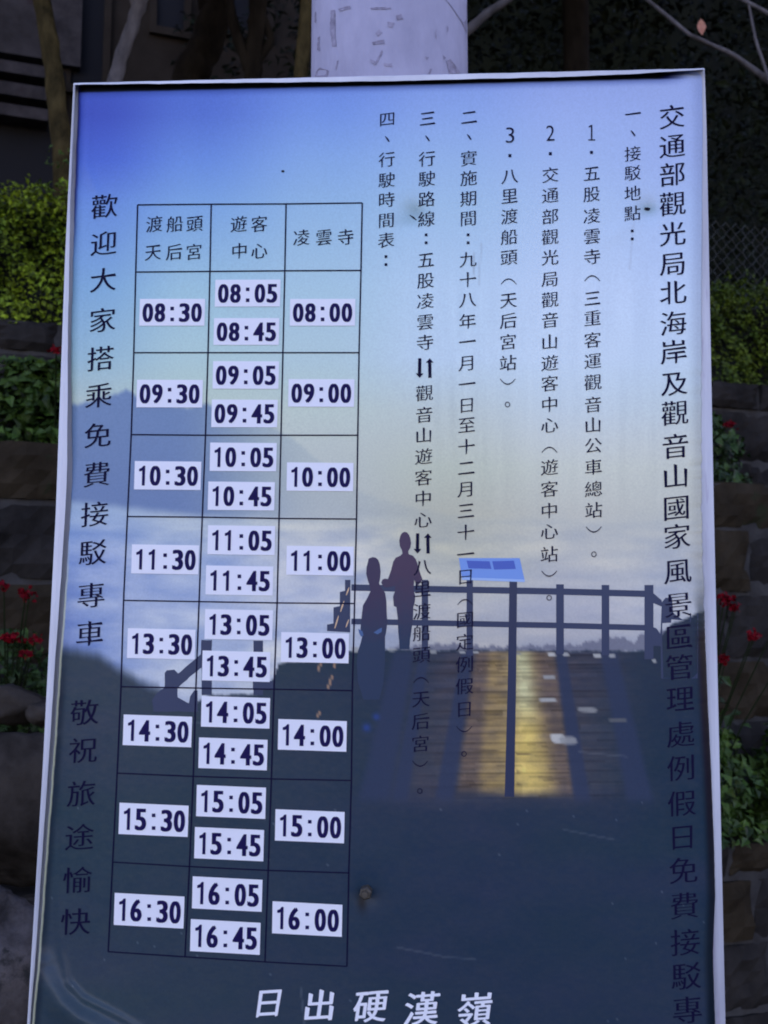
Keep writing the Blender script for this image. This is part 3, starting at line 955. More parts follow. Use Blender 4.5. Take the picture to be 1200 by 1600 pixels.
# hex bolts through the board (the lower one stands proud, the upper two are pulled into the film)
m_bolt = noisy("bolt_steel", (.022, .018, .012), (.085, .072, .050), 90, 4, .45, 0, (.05, .022, .01), 60, .6, spec=.5)


def bolt(px, py, rad, ht, off, name="hex_bolt"):
    c = P(np.array(px), np.array(py), off)
    mb = MB()
    ring = lambda r_, dy, n=6, ph=.3: [(c[0] + r_ * math.cos(2 * math.pi * k / n + ph), c[1] - dy, c[2] + r_ * math.sin(2 * math.pi * k / n + ph)) for k in range(n)]
    r0, r1, r2 = ring(rad, .0015), ring(rad, ht), ring(rad * .8, ht + rad * .18)
    mb.add(r0 + r1 + r2, [(6 * j + k, 6 * j + (k + 1) % 6, 6 * j + 6 + (k + 1) % 6, 6 * j + 6 + k) for j in range(2) for k in range(6)] + [tuple(range(17, 11, -1))])
    s0, s1 = ring(rad * .48, ht, 12), ring(rad * .44, ht + rad * .8, 12)
    mb.add(s0 + s1, [(k, (k + 1) % 12, 12 + (k + 1) % 12, 12 + k) for k in range(12)] + [tuple(range(23, 11, -1))])
    return mb.build(name, m_bolt, sign)


bolt(573, 1391, .0074, .017, -.002)
# small tear in the film by the upper fixing
tr_ = MB()
quad_strip(tr_, [(640, 336), (646, 340), (651, 344)], [1, 2.6, 1], .0004)
poly(tr_, spline([(440, 266), (444, 266), (444, 269), (440, 269)], 2), .0004)
poly(tr_, spline([(1008, 324), (1016, 325), (1014, 329), (1007, 328)], 2), .0004)
tr_.build("scratch_mark", m_black, poster)

# ------------------------------------------------------------------ the pole
m_pole = noisy("pole_paint", (.30, .30, .385), (.46, .455, .565), 7, 9, .6, .25, (.24, .225, .28), 15, .63, spec=.3, stretch=(1, 1, .45))
PD = 1.60
pcx = (609 - 600) / FPX * PD
prad = 131 / FPX * PD
pole = empty("utility_pole", (pcx, PD + .02, 0))
tag(pole, "thick pale lavender painted round pole with chipped paint, behind the notice board", "pole")
pm = MB()
NP = 48
zs = [0.0, .5, 1, 1.5, 2, 2.2, 2.4, 2.6, 3, 4, 5, 6.5, 8]
vs, fs = [], []
for z in zs:
    r_ = prad * (1.0 - .006 * (z - 2.3))
    vs += [(r_ * math.cos(2 * math.pi * k / NP), r_ * math.sin(2 * math.pi * k / NP), z) for k in range(NP)]
for i in range(len(zs) - 1):
    for k in range(NP): fs.append((i * NP + k, i * NP + (k + 1) % NP, (i + 1) * NP + (k + 1) % NP, (i + 1) * NP + k))
fs += [tuple(range((len(zs) - 1) * NP, len(zs) * NP))]
pm.add(vs, fs)
pm.build("shaft", m_pole, pole, True)


def pole_pt(px, py, off=.0006):
    """photo pixel -> point on the pole's front surface, local"""
    s_ = np.clip((px - 609) / 123, -.985, .985)
    a = math.asin(s_)
    y = -math.cos(a) * prad
    D = PD + .02 + y
    tz = math.tan(PITCH + math.atan((800 - py) / FPX))
    z = CAM_Z + D * tz
    r_ = prad * (1.0 - .006 * (z - 2.3)) + off
    return (r_ * math.sin(a), -r_ * math.cos(a), z)


pc = MB()
def chip(outline, dens=4):
    q = []
    n = len(outline)
    for i in range(n):
        a, b_ = outline[i], outline[(i + 1) % n]
        k = max(1, int(math.hypot(b_[0] - a[0], b_[1] - a[1]) / dens))
        for j in range(k): q.append((lerp(a[0], b_[0], j / k) + rnd.uniform(-.7, .7), lerp(a[1], b_[1], j / k) + rnd.uniform(-.7, .7)))
    tris = tessellate_polygon([[Vector((x, y, 0)) for x, y in q]])
    pc.add([pole_pt(x, y) for x, y in q], [tuple(t) for t in tris])
for o_ in ([(533, 14), (551, 9), (551, 13), (535, 18)], [(581, 12), (611, 12), (611, 14), (582, 15)], [(521, 17), (528, 15), (528, 60), (530, 72), (524, 72), (520, 45)],
           [(593, 46), (597, 50), (592, 58), (588, 52)], [(583, 66), (600, 62), (602, 68), (585, 70)], [(597, 78), (599, 80), (590, 100), (586, 102)], [(600, 98), (612, 100), (613, 104), (601, 103)],
           [(580, 92), (588, 96), (589, 102), (582, 98)], [(497, 112), (505, 106), (518, 110), (516, 121), (496, 120)], [(693, 95), (700, 93), (712, 108), (716, 114), (697, 114)], [(668, 108), (671, 108), (668, 116), (664, 116)],
           [(661, 88), (666, 90), (663, 94)], [(688, 86), (692, 90), (689, 94)], [(618, 24), (626, 22), (628, 30), (620, 32)], [(606, 34), (616, 36), (612, 44), (606, 42)], [(531, 96), (534, 94), (531, 108), (529, 108)],
           [(676, 46), (678, 46), (678, 60), (676, 58)], [(695, 40), (697, 44), (694, 56)], [(500, 60), (503, 56), (504, 80), (499, 78)], [(494, 20), (497, 18), (497, 36), (494, 34)]):
    chip(o_)
m_chip = noisy("bare_patch", (.20, .185, .235), (.36, .345, .43), 70, 4, .8)
pc.build("paint_chip", m_chip, pole)
pt = MB(); pc = pt
chip([(690, -60), (731, -60), (728.5, 52), (716, 30), (702, 12), (692, 0)], 6)
pc.build("bare_patch", noisy("bare_metal_grey", (.21, .205, .26), (.30, .29, .35), 20, 5, .7), pole)
# clamp bands that hold the board to the pole
for zb in (1.22, 1.98):
    cb = MB()
    r0, r1 = prad + .001, prad + .006
    n = 40
    vs = []
    for k in range(n):
        a = 2 * math.pi * k / n
        for r_, dz in ((r0, -.02), (r1, -.02), (r1, .02), (r0, .02)): vs.append((r_ * math.cos(a), r_ * math.sin(a), zb + dz))
    fs = []
    for k in range(n):
        k2 = (k + 1) % n
        for j in range(4): fs.append((k * 4 + j, k2 * 4 + j, k2 * 4 + (j + 1) % 4, k * 4 + (j + 1) % 4))
    cb.add(vs, fs)
    cb.box(-.02, .02, -prad - .09, -prad - .0005, zb - .025, zb + .025)
    cb.build("clamp_band", mat("clamp_steel", (.3, .3, .3), .45, .5, .8), pole)

# ------------------------------------------------------------------ terraces behind: frame with s along the walls, d away from the viewer
TA = R(19)
TE = np.array([math.cos(TA), math.sin(TA)]); TN = np.array([-math.sin(TA), math.cos(TA)])
TP = np.array([-.906, 2.8])


def TW(s, d, z): 
    p = TP + TE * s + TN * d
    return (p[0], p[1], z)


def terrace_empty(name, s, d, z):
    return empty(name, TW(s, d, z), TA)


def px_point(px, py, depth):
    """point at horizontal depth (world Y) seen at photo pixel"""
    tx_ = (px - 600) / FPX; ty = (800 - py) / FPX
    v = np.array([tx_, math.cos(PITCH) - ty * math.sin(PITCH), math.sin(PITCH) + ty * math.cos(PITCH)])
    v = v * depth / v[1]
    return np.array([v[0], v[1], v[2] + CAM_Z])


# ground
gm = noisy("path_paving", (.05, .048, .045), (.09, .085, .08), 3, 8, .9, .3)
gN = 40
gx = np.linspace(-1, 1, gN) ** 3 * 60
vs = [(x, y, 0.012 * math.sin(x * 3 + y * 2)) for y in gx for x in gx]
link("ground", vs, [(j * gN + i, j * gN + i + 1, (j + 1) * gN + i + 1, (j + 1) * gN + i) for j in range(gN - 1) for i in range(gN - 1)], gm)['kind'] = 'structure'

m_stone = noisy("wall_stone", (.011, .010, .009), (.035, .031, .027), 5, 8, .9, .6, (.09, .085, .06), 3.2, .68)
m_stone_b = noisy("wall_stone_brown", (.017, .0125, .0075), (.044, .033, .020), 6, 8, .9, .6, (.02, .026, .012), 2.5, .6)
m_mortar = noisy("wall_mortar", (.03, .028, .026), (.06, .058, .054), 12, 6, .95, .3)


def stone_wall(name, label, d, z0, z1, s0, s1, course, mats, depth=.22, seed=3):
    rr = random.Random(seed)
    root = terrace_empty(name, (s0 + s1) / 2, d, z0)
    sm = (s0 + s1) / 2
    tag(root, label, "wall")
    mb = MB()
    z = 0.0
    H = z1 - z0
    k = 0
    while z < H - .02:
        h = min(course * rr.uniform(.85, 1.15), H - z)
        if H - z - h < .07: h = H - z
        s = s0 - rr.uniform(0, .3)
        while s < s1:
            wdt = rr.uniform(.32, .62)
            g = .007
            x0, x1, za, zb = s + g - sm, s + wdt - g - sm, z + g, z + h - g * rr.uniform(.6, 1.6)
            nx_, nz = max(4, int((x1 - x0) / .035)), max(4, int((zb - za) / .035))
            pr = rr.uniform(-.006, .014)
            ph = rr.uniform(0, 50)
            V = []
            for j in range(nz + 1):
                for i in range(nx_ + 1):
                    u, v = i / nx_, j / nz
                    ed = min(u * (x1 - x0), (1 - u) * (x1 - x0), v * (zb - za), (1 - v) * (zb - za))
                    rnd_in = .016 * max(0, 1 - ed / .03) ** 2
                    x = lerp(x0, x1, u); zz = lerp(za, zb, v)
                    bumpy = .010 * math.sin(x * 23 + ph) * math.sin(zz * 31 + ph * 1.3) + .006 * math.sin(x * 61 + zz * 47 + ph) + rr.uniform(-.003, .003)
                    V.append((x + rr.uniform(-.002, .002), -pr - bumpy + rnd_in - .006, zz + rr.uniform(-.002, .002)))
            F = [(j * (nx_ + 1) + i, j * (nx_ + 1) + i + 1, (j + 1) * (nx_ + 1) + i + 1, (j + 1) * (nx_ + 1) + i) for j in range(nz) for i in range(nx_)]
            b0 = len(V)
            top = [(V[nz * (nx_ + 1) + i][0], depth, V[nz * (nx_ + 1) + i][2]) for i in range(nx_ + 1)]
            bot = [(V[i][0], .04, V[i][2]) for i in range(nx_ + 1)]
            lef = [(V[j * (nx_ + 1)][0], .04, V[j * (nx_ + 1)][2]) for j in range(nz + 1)]
            rig = [(V[j * (nx_ + 1) + nx_][0], .04, V[j * (nx_ + 1) + nx_][2]) for j in range(nz + 1)]
            V += top + bot + lef + rig
            bt, bb, bl, brr = b0, b0 + nx_ + 1, b0 + 2 * (nx_ + 1), b0 + 2 * (nx_ + 1) + nz + 1
            for i in range(nx_):
                F += [(nz * (nx_ + 1) + i, nz * (nx_ + 1) + i + 1, bt + i + 1, bt + i), (i + 1, i, bb + i, bb + i + 1)]
            for j in range(nz):
                F += [((j + 1) * (nx_ + 1), j * (nx_ + 1), bl + j, bl + j + 1)[::-1], (j * (nx_ + 1) + nx_, (j + 1) * (nx_ + 1) + nx_, brr + j + 1, brr + j)[::-1]]
            mb.add(V, F, 0 if rr.random() < .6 else 1)
            s += wdt
        z += h
        k += 1
    mb.build("stone_face", mats, root, False)
    bk = MB()
    bk.box(s0 - sm, s1 - sm, .012, depth - .01, -.1, H - .012)
    bk.build("mortar_core", m_mortar, root)
    return root


# heights measured from the photograph (left edge) for walls running away to the right
Z1, Z2, Z3 = .92, 2.05, 2.52
stone_wall("retaining_wall", "lowest rough dark stone retaining wall with bedding plants on top, behind the board's lower half", -.22, 0, Z1, -1.6, 4.6, .21, [m_stone_b, m_stone], seed=5)
stone_wall("retaining_wall", "middle course of large dark stone blocks behind the red flowers", .18, Z1 - .05, Z2, -1.7, 4.8, .20, [m_stone, m_stone_b], seed=8)
stone_wall("retaining_wall", "low top stone kerb wall with pale lichen patches directly under the clipped hedge", .60, Z2 - .05, Z3, -1.8, 5.0, .20, [m_stone, m_stone], seed=12)
m_soil = noisy("soil", (.020, .015, .011), (.05, .038, .028), 14, 8, .95, .6)


def soil(s0, s1, d0, d1, z, name="soil_bed"):
    n1, n2 = 60, 8
    vs = [TW(lerp(s0, s1, i / n1), lerp(d0, d1, j / n2), z + rnd.uniform(-.015, .015)) for j in range(n2 + 1) for i in range(n1 + 1)]
    o = link(name, vs, [(j * (n1 + 1) + i, j * (n1 + 1) + i + 1, (j + 1) * (n1 + 1) + i + 1, (j + 1) * (n1 + 1) + i) for j in range(n2) for i in range(n1)], m_soil)
    o['kind'] = 'structure'


soil(-1.6, 4.6, -.06, .2, Z1 - .03)
soil(-1.7, 4.8, .36, .62, Z2 - .03)
soil(-26, 46, .74, 14, Z3 - .04, "upper_ground")
# hillside closing the view behind
hv = []
hn = 90
for j in range(10):
    for i in range(hn + 1):
        s = lerp(-26, 46, i / hn); t = j / 9
        hv.append(TW(s, 8.5 - .012 * max(s - 6, 0) ** 2 * .5 + 6 * t + .5 * math.sin(s * 1.3) , Z3 - .3 + 24 * t ** .8 + .4 * math.sin(s * 2.1 + j)))
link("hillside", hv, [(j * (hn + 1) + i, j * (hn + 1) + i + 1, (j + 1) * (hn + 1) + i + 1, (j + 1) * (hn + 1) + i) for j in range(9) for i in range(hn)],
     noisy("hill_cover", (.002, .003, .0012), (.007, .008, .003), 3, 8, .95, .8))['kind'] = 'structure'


# ------------------------------------------------------------------ leaves
def leaves(pos, nrm, size, rng, aspect=.55, droop=.5, jitter=1.0):
    """leaf blades (two folded quads' worth, 6 verts) at pos, facing roughly nrm"""
    n = len(pos)
    nrm = nrm + rng.normal(0, jitter * .55, (n, 3))
    nrm /= np.linalg.norm(nrm, axis=1)[:, None] + 1e-9
    a = rng.normal(0, 1, (n, 3))
    t = np.cross(nrm, a); t /= np.linalg.norm(t, axis=1)[:, None] + 1e-9
    bvec = np.cross(nrm, t)
    L = size * rng.uniform(.65, 1.3, n)[:, None]
    Wd = L * aspect * .5
    base = pos - t * L * .5
    mid = pos + nrm * L * .10
    tip = pos + t * L * .5 - nrm * L * .12 * droop
    m1 = mid - t * L * .06
    v0, v1, v2, v3 = base, m1 + bvec * Wd + nrm * L * .1, tip, m1 - bvec * Wd + nrm * L * .1
    V = np.stack([v0, v1, v2, v3, m1 - nrm * L * .03], 1).reshape(-1, 3)
    i = np.arange(n) * 5
    F = np.concatenate([np.stack([i, i + 1, i + 4], 1), np.stack([i + 1, i + 2, i + 4], 1), np.stack([i + 2, i + 3, i + 4], 1), np.stack([i + 3, i, i + 4], 1)])
    return V, F.tolist()


def leafmat(name, c1, c2, var=.45, rough=.5, scale=9.0):
    m = noisy(name, c1, c2, scale, 4, rough, 0, per_island=var, spec=.18)
    b_ = m.node_tree.nodes['Principled BSDF']
    b_.inputs['Subsurface Weight'].default_value = 0.0
    return m


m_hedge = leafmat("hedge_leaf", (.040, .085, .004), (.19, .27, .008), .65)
m_hedge_r = leafmat("hedge_leaf_shade", (.026, .055, .004), (.085, .125, .007), .6)  # darker copy of the hedge green, shade put into the leaf colour
m_green = leafmat("broad_leaf", (.010, .030, .007), (.030, .066, .012), .5)
m_green2 = leafmat("broad_leaf_bright", (.012, .038, .005), (.045, .09, .010), .6)
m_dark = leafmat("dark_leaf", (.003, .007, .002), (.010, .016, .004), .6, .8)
m_crown = leafmat("crown_leaf", (.020, .040, .010), (.05, .08, .018), .5)
m_core = mat("hedge_core", (.008, .010, .005), .95)
m_twig = noisy("twig_bark", (.05, .04, .03), (.10, .085, .07), 20, 5, .9)


def hedge(label, s0, s1, d0, d1, z0, ztop, mt, n, size, seed, group=None):
    rng = np.random.default_rng(seed)
    root = terrace_empty("clipped_hedge", (s0 + s1) / 2, (d0 + d1) / 2, z0)
    tag(root, label, "hedge", group)
    sm, dm = (s0 + s1) / 2, (d0 + d1) / 2
    H = ztop - z0

    def bump(s, z): return .05 * np.sin(s * 9 + z * 7) + .04 * np.sin(s * 21 + 1) * np.sin(z * 17 + 2) + .03 * np.sin(s * 37 + z * 29)
    nf = int(n * .62); ntp = n - nf
    s = rng.uniform(s0, s1, nf); z = H * rng.uniform(0, 1, nf) ** .8
    d = d0 + bump(s, z) + rng.exponential(.03, nf) - .02
    p1 = np.stack([s - sm, d - dm, z], 1); n1_ = np.tile([0, -.75, .65], (nf, 1))
    s = rng.uniform(s0, s1, ntp); d = rng.uniform(d0 - .03, d1, ntp)
    z = H + .04 * np.sin(s * 8 + d * 5) + .03 * np.sin(s * 23 + d * 11) - rng.exponential(.03, ntp) + rng.normal(0, .012, ntp)
    p2 = np.stack([s - sm, d - dm, z], 1); n2_ = np.tile([0, -.2, 1.0], (ntp, 1))
    V, F = leaves(np.concatenate([p1, p2]), np.concatenate([n1_, n2_]), size, rng, .62)
    link("foliage", V, F, mt, root)
    # dark twiggy inside
    nx_, nz = 70, 8
    V, F = [], []
    for j in range(nz + 1):
        for i in range(nx_ + 1):
            ss = lerp(s0, s1, i / nx_); zz = (H - .06) * min(j / 6, 1)
            dd = d0 + .07 + bump(ss, zz) if j <= 6 else lerp(d0 + .07, d1, (j - 6) / 2)
            V.append((ss - sm, dd - dm, zz + (.03 * math.sin(ss * 8) if j >= 6 else 0)))
    F = [(j * (nx_ + 1) + i, j * (nx_ + 1) + i + 1, (j + 1) * (nx_ + 1) + i + 1, (j + 1) * (nx_ + 1) + i) for j in range(nz) for i in range(nx_)]
    link("twig_mass", V, F, m_core, root)
    return root


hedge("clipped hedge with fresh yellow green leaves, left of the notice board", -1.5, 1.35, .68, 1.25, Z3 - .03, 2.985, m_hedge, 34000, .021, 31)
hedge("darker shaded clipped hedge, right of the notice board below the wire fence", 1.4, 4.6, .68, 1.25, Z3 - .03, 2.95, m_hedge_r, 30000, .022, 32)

# ---- bedding plants
m_red = noisy("red_petal", (.09, .001, .004), (.17, .003, .006), 30, 3, .5, 0, per_island=.3)
m_stem = mat("green_stem", (.010, .018, .005), .8, .1)


def bedding(name, label, cat, loc_sdz, rad, height, nleaf, lsize, mt, blooms, seed, group):
    """a bushy plant: stems + leaves + each bloom; blooms are local (x, y, z)"""
    rng = np.random.default_rng(seed)
    root = terrace_empty(name, *loc_sdz)
    tag(root, label, cat, group)
    st = MB()
    ends = []
    for k in range(9):
        a = rng.uniform(0, 2 * math.pi); r_ = rad * rng.uniform(.2, .8); h = height * rng.uniform(.55, .95)
        e = (r_ * math.cos(a), r_ * math.sin(a) * .7, h)
        st.tube([(0, 0, 0), (e[0] * .3, e[1] * .3, h * .55), e], [.005, .004, .002], 5)
        ends.append(e)
    for q in blooms:
        st.tube([(0, 0, 0), (q[0] * .6, q[1] * .5, q[2] * .6), q], [.003, .0025, .0018], 5)
    st.build("stem", m_stem, root)
    n = nleaf
    th = rng.uniform(0, 2 * math.pi, n); rr = rad * rng.uniform(.15, 1, n) ** .6
    zz = height * rng.uniform(.05, 1, n)
    rr *= np.sqrt(np.clip(1.15 - (zz / height) ** 2, .1, 1)) * (1 + .25 * np.sin(th * 3 + seed) + .2 * np.sin(zz * 40))
    pos = np.stack([rr * np.cos(th), rr * np.sin(th) * .75, zz], 1)
    nr = np.stack([np.cos(th) * .5, np.sin(th) * .5 - .5, np.full(n, .8)], 1)
    V, F = leaves(pos, nr, lsize, rng, .6)
    link("leaf_mass", V, F, mt, root)
    for q in blooms:
        k = 18
        pp = np.array(q) + rng.normal(0, 1, (k, 3)) * np.array([.009, .007, .006])
        V, F = leaves(pp, rng.normal(0, 1, (k, 3)) + np.array([0, -.8, .6]), .014, rng, .9)
        link("bloom", V, F, m_red, root)
    return root


def copy_tree(o, loc, rz, label=None, scale=1.0):
    r_ = o.copy(); sc.collection.objects.link(r_)
    r_.location = loc; r_.rotation_euler = (0, 0, rz); r_.scale = (scale,) * 3
    if label: r_['label'] = label
    for ch in list(o.children):
        c = ch.copy(); sc.collection.objects.link(c); c.parent = r_
    return r_


def rel(px, py, depth, root_sdz):
    """photo pixel at depth -> offset in terrace axes from a plant's foot"""
    p = px_point(px, py, depth) - np.array(TW(*root_sdz))
    return (p[0] * TE[0] + p[1] * TE[1], p[0] * TN[0] + p[1] * TN[1], p[2])


def sd_of(px, depth):
    p = px_point(px, 1000, depth)[:2] - TP
    return p @ TE, p @ TN


ls = sd_of(18, 2.62)
lf = (ls[0], .02, 1.22)
bl_left = [rel(x, y, 2.66, lf) for x, y in ((40, 927), (46, 930), (6, 916), (12, 997), (23, 995), (55, 1000), (38, 1022), (-25, 960))]
bedding("red_flower_plant", "red flowering plant left of the board, before the stone blocks", "flower plant", lf, .15, .30, 520, .034, m_green, bl_left, 41, "red flowering plants along the lower stone bed")
rs_ = sd_of(1150, 3.16)
rf = (rs_[0], -.02, Z1 - .02)
bl_right = [rel(x, y, 3.2, rf) for x, y in ((1132, 938), (1140, 936), (1146, 951), (1150, 950), (1175, 995), (1180, 993), (1130, 1026), (1134, 1032), (1220, 960), (1235, 1010), (1126, 934))]
p_r = bedding("red_flower_plant", "taller red flowering plant right of the board, before the stone blocks", "flower plant", rf, .17, .58, 600, .042, m_green, bl_right, 42, "red flowering plants along the lower stone bed")
for k, (s, sca, lb) in enumerate(((.55, .8, "small red flowering plant in the lower bed behind the board's left half"), (1.25, .75, "small red flowering plant in the lower bed behind the board's right half"), (3.2, .95, "red flowering plant at the far right end of the lower bed"))):
    copy_tree(p_r, TW(s, .0, Z1 - .02), TA + .9 * k, lb, sca)
# leafy low plants of the lower bed, right
gp = (sd_of(1165, 3.12)[0], -.10, Z1 - .03)
pg = bedding("leafy_plant", "lush low green plant right of the board, spilling over the lowest wall", "plant", gp, .22, .34, 900, .042, m_green2, [], 51, "low green plants in the stone beds")
copy_tree(pg, TW(gp[0] + .38, -.05, Z1 - .03), TA + 1.3, "lush low green plant at the right end of the lowest bed")
copy_tree(pg, TW(gp[0] - .45, -.02, Z1 - .03), TA + 2.2, "low green plant hidden partly by the board's lower right edge")
# middle bed
for k, (px_, dep, lb, mt) in enumerate(((25, 2.98, "leafy plant on the middle bed left of the board, under the bright hedge", m_green2), (82, 3.0, "leafy plant on the middle bed touching the board's left edge", m_green2),
                                        (1135, 3.66, "dark leafy plant on the middle bed beside the board's right edge", m_green), (1195, 3.7, "dark leafy plant on the middle bed at the right end of the view", m_green))):
    s_, d_ = sd_of(px_, dep)
    bedding("leafy_plant", lb, "plant", (s_, .46, Z2 - .03), .20, .32, 700, .045, mt, [rel(88, 547, 2.95, (s_, .46, Z2 - .03))] if k == 1 else ([rel(1136, 665, 3.6, (s_, .46, Z2 - .03)), rel(1141, 663, 3.6, (s_, .46, Z2 - .03))] if k == 2 else []), 60 + k, "low green plants in the stone beds")
base = [o for o in sc.objects if o.name.startswith("leafy_plant") and o.parent is None][-1]
for k, s in enumerate((.45, .95, 1.5)):
    copy_tree(base, TW(s, .48, Z2 - .03), TA + k, ["leafy plant on the middle bed behind the board's left part", "leafy plant on the middle bed behind the pole", "leafy plant on the middle bed behind the board's right part"][k])

# ---- boulders on and before the lower bed, left
def boulder(label, c, r, mt, seed):
    rng = np.random.default_rng(seed)
    n1, n2 = 40, 24
    V, F = [], []
    ks = rng.normal(0, 1, (14, 3)); ks /= np.linalg.norm(ks, axis=1)[:, None]
    off = rng.uniform(.62, .95, 14)
    for j in range(n2 + 1):
        for i in range(n1):
            th, ph = 2 * math.pi * i / n1, math.pi * j / n2
            dv = np.array([math.sin(ph) * math.cos(th), math.sin(ph) * math.sin(th), math.cos(ph)])
            f = min(1.0, *[o_ / max(k @ dv, .05) for k, o_ in zip(ks, off)])
            f += .02 * math.sin(dv[0] * 17 + seed) * math.sin(dv[2] * 19) + .012 * math.sin(dv[1] * 41 + dv[0] * 37) + rng.normal(0, .003)
            V.append(tuple(dv * f * np.array(r)))
    F = [(j * n1 + i, j * n1 + (i + 1) % n1, (j + 1) * n1 + (i + 1) % n1, (j + 1) * n1 + i) for j in range(n2) for i in range(n1)]
    o = link("boulder", V, F, mt, None, None, True)
    o.location = c
    tag(o, label, "rock")
    return o


m_rock = noisy("rock_dark", (.016, .013, .010), (.062, .052, .042), 7, 9, .9, .7)
m_rock2 = noisy("rock_pale", (.03, .026, .023), (.12, .106, .10), 9, 9, .9, .8, (.03, .03, .028), 6, .56)
p_ = px_point(0, 1255, 2.56)
boulder("big dark flat topped rock left of the board, under the red flowers", tuple(p_), (.24, .17, .20), m_rock, 3)
p_ = px_point(4, 1100, 2.58)
boulder("low rounded dark stone lying on the big flat topped rock", tuple(p_), (.115, .10, .055), m_rock, 4)
p_ = px_point(68, 1112, 2.56)
boulder("small dark rock wedged between the red flowers and the board's left edge", tuple(p_), (.04, .05, .035), m_rock, 9)
p_ = px_point(8, 1470, 2.22)
boulder("pale weathered boulder at the lower left corner before the lowest wall", (p_[0], p_[1], p_[2] - .08), (.135, .14, .24), m_rock2, 6)

# ---- wire fence behind the right hedge
m_wire = mat("fence_wire", (.075, .085, .08), .5, .5, .6)
FS0, FS1, FZ0, FZ1, FD = 1.5, 4.6, Z3, 3.62, 1.42
fence = terrace_empty("wire_fence", (FS0 + FS1) / 2, FD, FZ0)
tag(fence, "dark diamond mesh wire fence behind the right hedge", "fence")
fm_ = MB()
cell = .058
nz = int((FZ1 - FZ0) / (cell / 2))
for k in range(int((FS1 - FS0) / cell)):
    x = FS0 + k * cell - (FS0 + FS1) / 2
    pts = [(x + (cell / 2 if j % 2 else 0) + (.004 if j % 2 else -.004), .004 * (1 if j % 2 else -1), j * cell / 2) for j in range(nz)]
    fm_.tube(pts, .0017, 4, cap=False)
    pts = [(x + cell + (-cell / 2 if j % 2 else 0) + .004, -.004 * (1 if j % 2 else -1), j * cell / 2) for j in range(nz)]
    fm_.tube(pts, .0017, 4, cap=False)
fm_.build("wire_mesh", m_wire, fence)
for x in (FS0, (FS0 + FS1) / 2 - .4, FS1):
    b_ = MB(); b_.tube([(x - (FS0 + FS1) / 2, .02, -.1), (x - (FS0 + FS1) / 2, .02, FZ1 - FZ0 + .02)], .022, 12)
    b_.build("post", m_wire, fence, True)

# ------------------------------------------------------------------ old building behind the trees, upper left
m_plaster = noisy("old_plaster", (.035, .030, .027), (.085, .072, .066), 3, 8, .9, .3, (.16, .145, .14), 2.4, .6)
m_slat = noisy("grey_slat", (.04, .034, .031), (.085, .072, .066), 8, 7, .9, .2, (.05, .036, .032), 5, .62)
m_void = mat("dark_opening", (.006, .006, .007), .9)
m_brown = noisy("brown_plaster", (.030, .022, .015), (.055, .042, .030), 2, 7, .9, .2)
bd = terrace_empty("old_building", -1.0, 4.6, Z3)
tag(bd, "old grey plaster building with louvred wall behind the trees, upper left", "building")
b0 = MB(); b0.box(-3.5, 3.6, .25, 2.2, -.1, 4.8); b0.build("wall", m_brown, bd)
def loc_of(px, py, depth):
    p = px_point(px, py, depth); q = p[:2] - np.array(TW(-1.0, 4.6, 0))[:2]
    return q @ TE, q @ TN, p[2] - Z3
def face_of(px, py, dloc):
    """point on the building plane d = dloc (local) seen at the pixel"""
    lo, hi = 3.0, 14.0
    for _ in range(50):
        mid = (lo + hi) / 2
        if loc_of(px, py, mid)[1] < dloc: lo = mid
        else: hi = mid
    return loc_of(px, py, lo)
x1_, _, z1_ = face_of(72, 8, .12); x0_ = x1_ - 1.6; _, _, z0_ = face_of(30, 92, .12)
b1 = MB(); b1.box(x0_, x1_, .10, .248, z0_ + .02, z1_ - .03); b1.build("plaster_panel", m_plaster, bd)
b1 = MB(); b1.box(x0_, x1_ + .25, .16, .246, z1_ - .40, z1_ + 1.2); b1.build("upper_band", m_slat, bd)
x_, _, zA = face_of(40, 92, .1); zB = face_of(40, 260, .1)[2]
b1 = MB(); b1.box(x0_, x1_ + .15, .2, .249, zB - .3, zA); b1.build("opening", m_void, bd)
for (ya, yb) in ((99, 117), (132, 152), (166, 184)):
    za, zb = face_of(35, yb, .05)[2], face_of(35, ya, .05)[2]
    b1 = MB(); b1.box(x0_, x1_ + .04, .04, .19, za, zb); b1.build("slat", m_slat, bd)
for (xa, xb, ya, yb) in ((110, 165, -30, 130), (245, 290, -40, 38), (352, 420, -40, 40)):
    A = face_of(xa, yb, .2); B = face_of(xb, ya, .2)
    w_ = MB(); w_.box(A[0], B[0], .235, .252, A[2], B[2]); wo = w_.build("window", m_void, bd)
    fr = MB()
    for (u0, u1, v0, v1) in ((A[0] - .05, B[0] + .05, A[2] - .06, A[2]), (A[0] - .05, A[0], A[2], B[2]), (B[0], B[0] + .05, A[2], B[2])):
        fr.box(u0, u1, .21, .2495, v0, v1)
    fr.build("frame", m_brown, wo)

# ------------------------------------------------------------------ trees
m_bark1 = noisy("bark_moss", (.022, .017, .007), (.075, .056, .022), 22, 8, .95, .8, (.16, .15, .13), 7, .66, stretch=(1, 1, .5))
m_bark2 = noisy("bark_grey", (.07, .065, .066), (.16, .15, .15), 16, 7, .9, .4, (.06, .055, .05), 6, .6, stretch=(1, 1, .4))
m_bark3 = noisy("bark_dark", (.008, .006, .004), (.022, .017, .011), 12, 8, .95, .8, stretch=(1, 1, .4))


